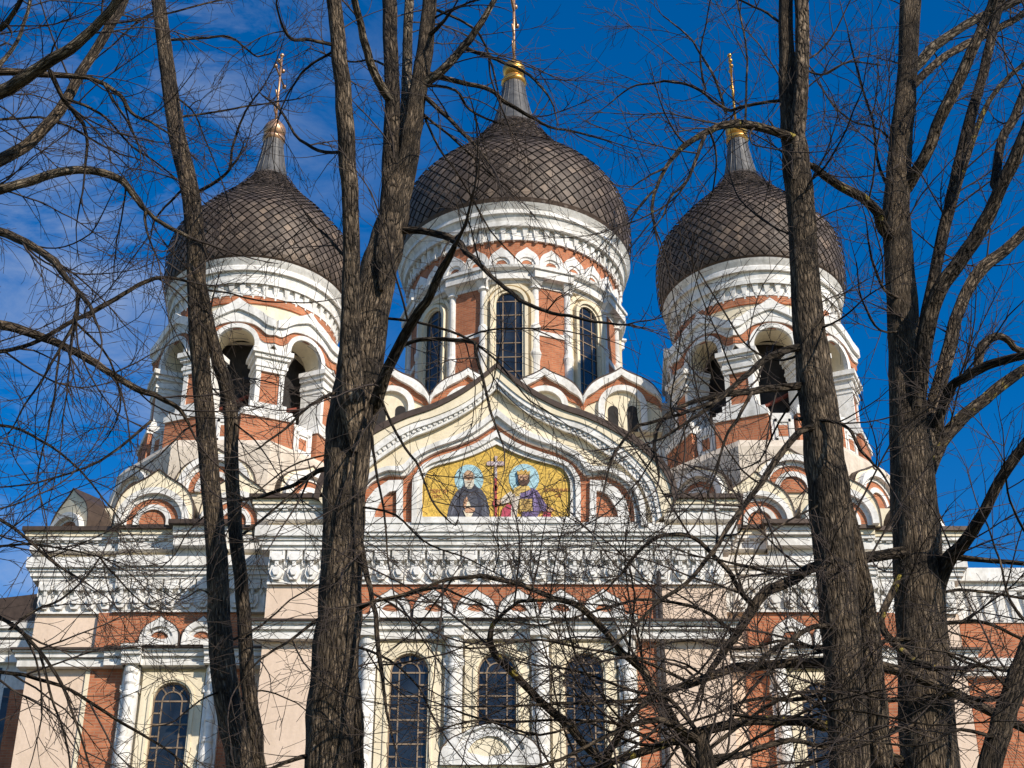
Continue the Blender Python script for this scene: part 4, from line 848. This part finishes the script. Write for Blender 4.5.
# 1 slim tree left of the left tower: two stems that lean together
tree('slim tree with two thin stems crossing the left bell tower', 0, 13.5, [
    ([(243, 790), (236, 740), (226, 690), (220, 640), (218, 580), (212, 500), (205, 420), (200, 360), (197, 300), (195, 240), (190, 190), (178, 140), (170, 90), (165, 50), (156, -15)], [28, 27, 26, 25, 22, 20, 20, 19, 19, 19, 19, 17, 16, 15, 14], 0, .3),
    ([(262, 790), (256, 745), (248, 680), (243, 600), (236, 540), (232, 470), (230, 410), (225, 383), (214, 345), (205, 305), (196, 262)], [17, 16, 15, 14, 14, 14, 14, 14, 12, 11, 10], .45, .1)],
    [([(172, 40), (200, 38), (230, 37), (245, 48), (258, 56), (275, 52)], [3.5, 1.5], 0, .6), ([(180, 117), (215, 112), (256, 105), (300, 98)], [3, 1.5], 0, .8), ([(196, 193), (215, 182), (229, 170), (232, 150), (240, 125), (247, 108), (262, 88)], [4.5, 2], .1, -.5),
     ([(182, 190), (165, 207), (155, 220), (150, 240)], [3, 1.5], .1, .5), ([(217, 600), (200, 590), (180, 600), (160, 590)], [2.5, 1.2], 0, -.4), ([(232, 640), (262, 625), (290, 600), (318, 585)], [3, 1.5], .4, .9), ([(160, 10), (140, 20), (118, 40), (95, 60)], [3, 1.5], .1, .7),
     ([(205, 420), (185, 430), (165, 450), (140, 470), (110, 490)], [2.5, 1.2], .1, -.6), ([(212, 510), (190, 530), (170, 560), (150, 575)], [2.5, 1], .1, -.6), ([(236, 540), (262, 520), (290, 495), (322, 470)], [3.5, 2], .4, .9), ([(197, 290), (225, 292), (255, 300), (300, 303), (330, 300)], [2.5, 1.2], .1, .9),
     ([(172, 95), (192, 110), (205, 140), (222, 180), (232, 215)], [2.5, 1.2], .1, -.8), ([(230, 420), (255, 440), (275, 470), (300, 500)], [2.2, 1], .1, -.8), ([(240, 700), (262, 690), (290, 700), (312, 715)], [2.4, 1.2], .2, .8), ([(226, 690), (200, 700), (175, 720), (150, 728)], [2.6, 1.2], .2, -.8)], .8, seed=3)

# 2 big forked tree left of the gable
tree('thick tree forking high beside the mosaic gable', 0, 12.0, [
    ([(326, 800), (330, 730), (336, 660), (341, 590), (343, 520), (347, 460), (354, 410), (361, 360), (369, 315), (378, 275), (388, 238), (398, 200), (406, 165), (412, 130), (418, 90), (425, 50), (430, 0), (432, -30)], [50, 48, 47, 45, 43, 46, 49, 46, 42, 38, 35, 26, 22, 20, 18, 17, 14, 13], 0, .6),
    ([(352, 402), (350, 345), (351, 285), (351, 230), (349, 180), (345, 120), (340, 60), (334, 0), (331, -30)], [27, 21, 18, 17, 17, 17, 16, 15, 14], -.1, -.6, 'top'),
    ([(384, 262), (389, 200), (392, 130), (391, 65), (390, 0), (389, -30)], [20, 18, 16, 15, 14, 13], .15, .9, 'top', 'darkbark'),
    ([(400, 200), (404, 130), (407, 60), (410, -20)], [13, 11, 10, 9], .5, 1.3, 'top', 'palelitbark'),
    ([(352, 800), (353, 740), (351, 690), (347, 640)], [19, 21, 20, 12], .25, .1)],
    [([(389, 100), (375, 75), (365, 45), (358, 15), (352, -15)], [10, 9, 8, 7, 7], .1, -.4, 'palelitbark'), ([(424, 84), (445, 68), (465, 45), (480, 25), (497, -5)], [10, 9, 8, 7, 6], .5, .1, 'palelitbark'), ([(427, 37), (440, 25), (453, 10)], [6, 3], .4, .1),
     ([(463, 48), (485, 55), (510, 65), (530, 75), (548, 95), (556, 115)], [5, 2], .2, -.4), ([(420, 72), (460, 82), (490, 90), (505, 102), (530, 116), (550, 127), (580, 133), (612, 142)], [7, 6, 5, 5, 4, 3, 2.5, 2], .5, 1.6), ([(424, 95), (445, 115), (460, 130), (475, 145), (490, 165)], [6, 3], .3, -.5), ([(420, 112), (450, 135), (480, 165), (510, 190)], [3.5, 1.8], .4, 1.2),
     ([(431, 8), (460, 20), (480, 35), (490, 60), (498, 90)], [3.5, 2], .5, .9), ([(334, 45), (310, 40), (290, 38), (281, 22)], [5, 3], -.5, -1.2), ([(340, 48), (310, 65), (297, 80), (285, 100), (275, 130)], [3.5, 1.5], -.5, 0),
     ([(376, 404), (385, 375), (400, 345), (415, 318), (430, 295), (445, 265), (455, 245)], [14, 12, 11, 10, 9, 8, 6], -.2, -1.3, 'darkbark', .5), ([(398, 230), (430, 232), (455, 241), (470, 255), (490, 275), (510, 292), (530, 305), (560, 315), (600, 322), (620, 325)], [8, 7, 8, 6, 5, 5, 4.5, 4, 3, 2.5], .1, -1.4),
     ([(400, 346), (420, 340), (450, 340), (472, 342), (476, 352), (483, 378), (490, 410), (502, 445)], [5, 5, 5, 5, 4, 3.5, 3, 2], -.5, -1.2), ([(388, 318), (430, 325), (470, 340), (500, 365), (530, 400), (560, 420)], [3.5, 1.5], -.2, -1), ([(374, 380), (385, 410), (400, 440), (420, 470), (432, 500), (448, 520)], [4, 2], -.3, -1),
     ([(372, 400), (371, 430), (376, 470), (384, 510), (388, 560)], [5, 2], -.3, -.8), ([(335, 393), (310, 405), (290, 425), (270, 440), (256, 450)], [4, 2], 0, -.8), ([(328, 468), (310, 475), (290, 487), (256, 497), (240, 500)], [6, 3], 0, .8), ([(322, 618), (290, 640), (260, 660), (235, 690)], [4, 2], 0, -.8), ([(310, 755), (290, 760), (268, 770)], [6, 4], 0, -.6),
     ([(358, 520), (363, 560), (371, 592), (376, 622), (379, 655), (384, 689), (388, 719), (396, 750)], [7, 7, 6, 6, 5, 4, 3, 2], 0, -.8, 'darkbark'), ([(356, 610), (375, 602), (410, 594), (440, 588), (470, 600), (500, 612)], [5, 2], 0, -1), ([(420, 85), (455, 90), (470, 110), (505, 125), (525, 120)], [4, 2], .5, 1.6),
     ([(350, 150), (325, 152), (300, 140), (280, 110), (262, 95)], [5, 4, 3.5, 3, 2], -.4, .6), ([(350, 262), (330, 240), (312, 222), (300, 205)], [4, 2], -.3, .4), ([(430, 20), (455, 8), (478, 0), (500, -12)], [3, 2], .5, 0), ([(392, 70), (372, 60), (350, 62), (320, 52)], [3, 2], .5, 1.3), ([(417, 100), (440, 150), (462, 180), (490, 230), (520, 262)], [3, 1.4], .4, 1.4), ([(355, 505), (395, 515), (430, 545), (470, 560), (500, 575)], [3, 1.3], 0, -1.2), ([(349, 450), (300, 462), (262, 488), (230, 520)], [2.5, 1.2], 0, -1), ([(352, 645), (390, 660), (420, 690), (440, 730), (470, 768)], [3.4, 1.6], 0, -1.2)], .85, seed=7)

# 3 off the left edge: only its branches reach into the picture
tree('tree beyond the left edge whose boughs reach over the blue sky', 0, 11.5, [
    ([(-150, 800), (-140, 600), (-128, 400), (-110, 200), (-95, 60), (-85, -40)], [52, 46, 40, 34, 28, 22], 0, .3)],
    [([(-128, 150), (-60, 120), (0, 92), (20, 81), (45, 64), (70, 49), (95, 27), (112, 8), (128, -14)], [20, 17, 14, 14, 13, 12, 10, 9, 8], .1, -.8, 'palelitbark'), ([(-115, 240), (-50, 190), (0, 160), (30, 143), (60, 110), (80, 75), (105, 35), (122, 5), (130, -14)], [20, 16, 13, 12, 11, 10, 10, 9, 9], .1, .9),
     ([(-118, 260), (-60, 205), (0, 190), (30, 181), (60, 172), (85, 170), (110, 175), (125, 184), (138, 202), (150, 214), (165, 225), (188, 237)], [15, 12, 10, 9, 9, 8, 8, 7, 6, 5, 5, 4], .1, .6, 'palelitbark'), ([(50, 72), (63, 98), (80, 120), (87, 135), (86, 168)], [6, 3], -.3, .2),
     ([(-110, 130), (-40, 80), (0, 72), (40, 74), (80, 76), (100, 82), (120, 95), (132, 113), (150, 122), (172, 136)], [12, 9, 8, 7, 6, 5, 5, 4, 3, 2], .1, .7), ([(105, 85), (118, 107), (130, 125), (138, 145)], [3.5, 2], .4, .2), ([(64, 98), (90, 108), (110, 122), (130, 145), (160, 165), (182, 184)], [4, 1.5], 0, .9),
     ([(145, 212), (147, 230), (157, 258)], [4, 2], .5, .2), ([(-125, 280), (-50, 225), (0, 232), (20, 240), (40, 252), (55, 262), (70, 282), (90, 305), (97, 325)], [13, 10, 9, 9, 8, 8, 6, 5, 3], 0, -.8), ([(-130, 340), (-60, 318), (0, 325), (30, 333), (60, 345), (90, 360), (110, 373), (135, 388), (160, 398), (180, 410), (190, 427)], [13, 11, 10, 9, 8, 8, 7, 7, 6, 5, 3], 0, 1.0),
     ([(-120, 370), (-50, 352), (0, 352), (40, 340), (75, 320), (100, 308), (130, 290), (150, 280), (170, 278), (187, 281)], [9, 7, 5, 5, 5, 6, 5, 5, 4, 3], 0, .8, 'darkbark'), ([(78, 293), (76, 320), (62, 345), (42, 380), (25, 405), (8, 435)], [5, 1.5], -.4, -.9), ([(60, 350), (55, 390), (48, 430), (38, 470), (42, 505)], [3, 1.5], .2, -.5),
     ([(150, 422), (110, 455), (80, 470), (40, 482), (0, 487)], [3.5, 2], .7, -.4), ([(-100, 90), (-40, 45), (0, 28), (12, 15), (24, -5)], [10, 8, 7, 6, 6], 0, -.7, 'palelitbark'), ([(-90, 120), (-20, 80), (12, 50), (25, 20), (32, -10)], [9, 7, 5, 4, 4], 0, .6, 'palelitbark'),
     ([(-140, 560), (-60, 590), (0, 618), (20, 630), (40, 652), (60, 682), (75, 720), (92, 775)], [10, 7, 5, 5, 4, 4, 3, 2], 0, -.9, 'darkbark'), ([(10, 629), (36, 610), (60, 600), (85, 578), (100, 558)], [3.5, 2], -.3, .3), ([(100, 558), (120, 580), (150, 608), (175, 615)], [2.5, 1.2], -.3, .3), ([(-140, 700), (-60, 670), (0, 672), (30, 677), (70, 690), (110, 715), (160, 745), (192, 770)], [8, 6, 4.5, 4.5, 4, 4, 3, 2], 0, .8, 'darkbark'),
     ([(40, 650), (50, 690), (60, 720), (68, 752), (70, 780)], [3.5, 2], -.3, -.6), ([(-120, 480), (-50, 440), (0, 425), (40, 440), (80, 470), (120, 520)], [6, 5, 3.5, 3, 2.5, 1.5], 0, 1), ([(-110, 200), (-30, 130), (20, 118), (60, 122), (110, 150), (140, 160)], [6, 4, 3, 3, 2, 1.5], 0, 1), ([(95, 25), (140, 20), (190, 8), (240, -5)], [3, 2], -.5, .4), ([(-130, 560), (-60, 520), (0, 520), (50, 560), (90, 585)], [6, 5, 4, 3, 2], 0, -1), ([(75, 322), (110, 360), (120, 410), (105, 440)], [3, 1.5], 0, 1), ([(-140, 620), (-40, 560), (10, 545), (60, 548), (120, 562)], [5, 4, 3, 2.5, 1.5], 0, -1)], 1.2, seed=13)

# 4 right tree with a second stem behind
tree('straight trunk standing in front of the right bell tower with a second stem behind', 0, 12.0, [
    ([(851, 800), (849, 740), (845, 680), (840, 620), (835, 560), (829, 500), (822, 440), (815, 380), (809, 320), (804, 260), (800, 200), (795, 150), (789, 110), (786, 40), (786, -30)], [40, 39, 39, 40, 40, 42, 39, 36, 32, 29, 28, 26, 19, 15, 14], 0, .3),
    ([(796, 158), (800, 110), (802, 50), (801, -30)], [15, 15, 14, 13], 0, .2, 'top'),
    ([(882, 800), (878, 740), (873, 680), (867, 620), (858, 565), (844, 500)], [26, 25, 24, 23, 21, 14], .55, .25)],
    [([(797, 140), (770, 130), (742, 124), (725, 125), (705, 133), (685, 145), (667, 166), (656, 190), (652, 213), (658, 242)], [10, 9, 9, 8, 7, 6, 5, 4, 3.5, 2], 0, -1.4, 'lichenbark', .8), ([(704, 136), (696, 160), (688, 180), (670, 198), (662, 218)], [5, 2], -.8, -1.3), ([(666, 167), (650, 175), (632, 187)], [3, 1.5], -1, -1.4), ([(656, 190), (640, 205), (628, 228)], [3, 1.5], -1.1, -1.5), ([(709, 131), (716, 150), (714, 180), (712, 195)], [3, 1.5], -.8, -.4),
     ([(792, 100), (770, 102), (745, 106), (728, 110), (712, 100), (699, 90), (680, 83), (659, 82), (630, 88), (608, 105)], [4.5, 4, 4, 4, 3.5, 3, 3, 2.5, 2, 1.5], 0, 1.2), ([(726, 113), (715, 80), (700, 52), (685, 33), (663, 16)], [3.5, 1.5], .6, 1.2), ([(745, 122), (747, 80), (745, 40), (735, -5)], [3, 2], -.4, 0), ([(786, 28), (768, 14), (740, 0), (720, -12)], [3.5, 2], 0, .5), ([(705, 90), (700, 60), (704, 30), (712, -5)], [2.5, 1.5], .6, .2),
     ([(808, 345), (768, 358), (742, 379), (719, 399), (690, 420), (660, 440)], [8, 7, 6, 6, 4, 3], 0, -1.2, 'darkbark'), ([(810, 385), (768, 389), (745, 392), (712, 397), (679, 407), (660, 423), (655, 443), (659, 478)], [9, 8, 7, 6, 5, 5, 4, 2.5], 0, -1.5, 'darkbark'), ([(712, 403), (680, 414), (645, 424), (629, 433), (612, 459), (604, 490)], [5, 4, 4, 3.5, 3, 2], -.8, -1.7), ([(752, 393), (738, 418), (725, 440), (715, 475), (705, 505)], [5, 2], -.6, -1),
     ([(806, 352), (775, 360), (745, 343), (719, 303), (695, 266), (680, 245)], [3, 1.6], 0, .9), ([(824, 430), (800, 432), (771, 468), (752, 496), (729, 526), (712, 552), (687, 582), (655, 605), (620, 640)], [8, 7, 7, 6, 6, 5, 5, 4, 2.5], 0, -1.6, 'darkbark'), ([(798, 419), (828, 421), (848, 429), (861, 449), (878, 469), (893, 492)], [5, 4, 4, 4, 3, 2], -.4, -.9), ([(845, 628), (814, 627), (791, 640), (771, 652), (740, 680), (715, 700)], [7, 6, 6, 5, 3, 2], -.1, -1.4, 'darkbark'),
     ([(790, 60), (820, 75), (850, 62), (880, 65)], [3, 1.5], 0, .8), ([(812, 180), (830, 160), (850, 120), (862, 90)], [3, 1.5], 0, -.9), ([(803, 240), (770, 225), (740, 200), (728, 170)], [2.5, 1.2], 0, 1), ([(815, 330), (840, 320), (862, 300), (890, 282)], [2.6, 1.3], 0, -1), ([(830, 500), (790, 520), (760, 545), (740, 590)], [3, 1.5], 0, -1), ([(838, 560), (800, 575), (760, 570), (720, 560), (690, 555)], [4, 2], 0, -1.3), ([(815, 370), (780, 420), (760, 460), (735, 470)], [3, 1.5], 0, 1), ([(787, 45), (805, 60), (830, 40), (850, 0)], [3, 1.5], 0, .8)], 1.15, seed=21)

# 5 right tree with a fan of boughs
tree('broad tree with a fan of heavy boughs near the right edge', 0, 13.2, [
    ([(932, 800), (929, 740), (925, 680), (921, 620), (918, 560), (914, 490), (909, 420), (905, 360), (902, 300), (898, 240), (897, 190), (902, 130), (907, 80), (909, 30), (912, -30)], [62, 57, 53, 51, 48, 45, 38, 32, 31, 29, 25, 23, 20, 20, 21], 0, .3)],
    [([(906, 188), (916, 172), (928, 150), (941, 117), (958, 83), (975, 43), (991, 7), (998, -20)], [14, 13, 12, 12, 12, 11, 10, 10], .1, -.7), ([(909, 74), (917, 66), (935, 46), (958, 30), (981, 17), (1005, 6), (1030, -4)], [11, 10, 10, 9, 9, 8, 7], .2, .8, 'palelitbark'), ([(908, 90), (940, 60), (965, 45), (985, 35), (1010, 22), (1030, 10)], [9, 8, 8, 7, 7, 6], .2, 1.2),
     ([(914, 455), (917, 400), (927, 330), (940, 290), (962, 258), (983, 225), (998, 195), (1014, 160), (1030, 122)], [18, 17, 17, 16, 15, 15, 14, 14, 13], -.1, -1.0, 'darkbark', .6), ([(926, 452), (935, 403), (945, 366), (955, 323), (968, 289), (982, 268), (1005, 250), (1032, 226)], [18, 16, 15, 14, 13, 13, 12, 11], .1, .6, None, .6), ([(922, 340), (935, 275), (942, 240), (951, 200), (958, 167), (968, 127), (981, 80), (991, 40), (1003, -10)], [13, 12, 12, 12, 11, 11, 10, 10, 9], .1, .5, 'darkbark', .6),
     ([(995, 185), (1001, 140), (1015, 117), (1032, 70)], [10, 9, 9, 8], -.7, -.3, 'darkbark'), ([(934, 440), (948, 392), (968, 376), (995, 363), (1030, 354)], [12, 10, 10, 9, 8], .1, -.8, 'darkbark'), ([(978, 366), (982, 346), (1001, 336), (1015, 348), (1030, 352)], [9, 9, 8, 7, 6], -.2, .4), ([(928, 470), (941, 443), (961, 419), (981, 403), (1001, 386), (1032, 364)], [16, 14, 13, 12, 12, 11], 0, .5, 'lichenbark', .6),
     ([(934, 600), (948, 562), (965, 542), (981, 517), (1000, 480), (1030, 438)], [17, 15, 13, 12, 11, 10], 0, -.9, 'darkbark', .6), ([(896, 238), (884, 230), (877, 212), (865, 200), (848, 190), (828, 178), (812, 166)], [14, 13, 11, 10, 10, 9, 7], 0, -.8, 'lichenbark', .5), ([(915, 559), (949, 557), (982, 560), (1030, 564)], [8, 7, 6, 5], -.3, -.6, 'darkbark'),
     ([(914, 548), (898, 553), (870, 557), (848, 562), (814, 567), (791, 581), (767, 591), (751, 611), (737, 634), (717, 660), (700, 690)], [13, 12, 11, 11, 11, 11, 11, 11, 9, 7, 5], -.3, -1.7, 'darkbark', .8), ([(751, 603), (740, 590), (729, 572), (699, 542), (679, 534), (659, 537), (640, 550), (620, 575), (604, 592)], [7, 6, 6, 5, 5, 4.5, 4, 3, 2], -1.5, -2.0), ([(742, 592), (735, 560), (745, 530), (756, 512)], [3.5, 2], -1.4, -1.0),
     ([(910, 537), (908, 560), (895, 587), (882, 614), (882, 628), (898, 648), (915, 661), (935, 668)], [6, 6, 7, 8, 8, 8, 8, 7], -.35, -.4, 'lichenbark', .3), ([(1030, 732), (982, 708), (932, 683), (882, 666), (848, 663), (814, 663), (764, 665), (730, 669), (690, 684), (645, 699), (612, 702), (562, 704), (505, 706)], [9, 10, 11, 11, 12, 11, 10, 9, 8, 6, 5, 4, 2.5], -.5, -2.2, None, .8),
     ([(905, 765), (872, 748), (848, 733), (814, 724), (781, 720), (745, 722), (699, 732), (662, 745), (612, 762), (575, 778)], [15, 13, 12, 11, 11, 10, 10, 9, 8, 7], -.3, -2.0, 'lichenbark', .8), ([(640, 800), (606, 765), (586, 746), (566, 723), (542, 703), (526, 686), (506, 666), (493, 650), (491, 628), (510, 608), (530, 600), (580, 603)], [11, 10, 9, 9, 8, 8, 8, 8, 6, 4, 4, 2.5], -1.6, -2.4, 'lichenbark', .8),
     ([(700, 790), (679, 729), (655, 692), (640, 668), (622, 652), (599, 625), (579, 607), (545, 594), (512, 582), (480, 577), (445, 580), (405, 594), (370, 602)], [10, 9, 8, 8, 7, 7, 7, 6, 6, 5, 4, 3, 2], -1.4, -2.6, None, .8), ([(604, 790), (606, 765), (612, 745), (639, 709), (670, 690)], [10, 9, 8, 6, 4], -1.8, -2.2, 'darkbark'), ([(926, 690), (890, 700), (850, 690), (800, 700), (750, 700), (700, 720), (640, 735)], [7, 6, 6, 5, 4, 3, 2], -.4, -1.8),
     ([(925, 625), (949, 623), (982, 622), (1003, 630), (1030, 643)], [5, 5, 4, 4, 4], 0, .6), ([(930, 640), (960, 660), (1000, 670), (1030, 672)], [4, 3], 0, -.6), ([(897, 200), (880, 170), (872, 120), (860, 80), (850, 40)], [4, 2], 0, .9), ([(900, 150), (880, 130), (850, 120), (830, 100), (812, 70)], [3, 1.5], .1, 1.2), ([(905, 300), (885, 290), (872, 260), (868, 235)], [4.5, 2], 0, -.8), ([(906, 330), (880, 330), (862, 300), (856, 262)], [3, 1.5], 0, -1), ([(935, 275), (960, 180), (990, 100), (1024, 64)], [8, 7, 6, 5], .4, 1.3, 'lichenbark'),
     ([(930, 640), (890, 640), (840, 655), (790, 640), (740, 650), (690, 640), (640, 650)], [5, 5, 4, 4, 3, 3, 2], -.3, -2.2), ([(928, 720), (880, 735), (820, 760), (780, 775)], [7, 6, 5, 5], -.3, -1.5), ([(928, 680), (980, 700), (1030, 690)], [6, 5], -.2, -.9), ([(920, 600), (960, 590), (1030, 600)], [4, 3], -.2, .6), ([(690, 684), (640, 660), (590, 650), (540, 640), (470, 648), (420, 640)], [4, 4, 3, 3, 2.5, 1.5], -2, -2.6), ([(662, 745), (600, 720), (540, 735), (480, 720), (430, 735)], [4, 4, 3, 2.5, 1.5], -2, -2.6), ([(737, 634), (700, 610), (650, 600), (600, 610), (540, 625), (490, 615)], [4.5, 4, 3.5, 3, 2.5, 1.5], -1.7, -2.5)], 1.3, seed=29)

# 6 leaning trunk at the lower right corner, 7 low tree between
tree('dark leaning trunk at the lower right corner of the view', 0, 11.0, [
    ([(985, 810), (992, 758), (1002, 725), (1012, 695), (1026, 655), (1050, 610), (1080, 560), (1110, 480)], [26, 24, 23, 22, 21, 20, 18, 15], 0, .3)],
    [([(1012, 695), (990, 670), (960, 655), (930, 650)], [4, 2], 0, -.6), ([(1040, 640), (1010, 600), (1000, 560), (985, 520)], [4, 2], 0, .6), ([(1060, 590), (1030, 540), (1010, 500), (1004, 460)], [4, 2], 0, -.6), ([(1000, 740), (960, 730), (920, 745), (870, 740)], [5, 2], 0, -.8)], 1.0, bark='darkbark', seed=37)
tree('low dark tree whose crooked boughs tangle over the right-hand windows', 0, 10.8, [
    ([(716, 900), (714, 820), (708, 780), (704, 755), (703, 735)], [28, 24, 22, 18, 11], 0, .1)],
    [([(706, 760), (740, 755), (790, 740), (840, 750), (890, 735)], [8, 7, 6, 4, 3], 0, .6, 'darkbark'), ([(704, 745), (660, 720), (610, 735), (560, 760), (520, 770)], [8, 7, 5, 4, 3], 0, -.5), ([(703, 740), (670, 700), (630, 690), (580, 672), (530, 665)], [6, 5, 4, 3, 2], 0, .5), ([(705, 752), (780, 700), (840, 690), (900, 700), (960, 690)], [5, 4, 3, 3, 2], 0, .5), ([(712, 768), (760, 735), (820, 705), (880, 690)], [5, 4, 3, 2], 0, -.6), ([(700, 740), (640, 745), (580, 720), (500, 722), (440, 705)], [5, 4, 3, 3, 2], 0, .8), ([(735, 715), (790, 720), (850, 710), (930, 725), (1000, 720)], [4, 3, 3, 2, 2], .1, -.6)], 1.3, bark='darkbark', seed=41)
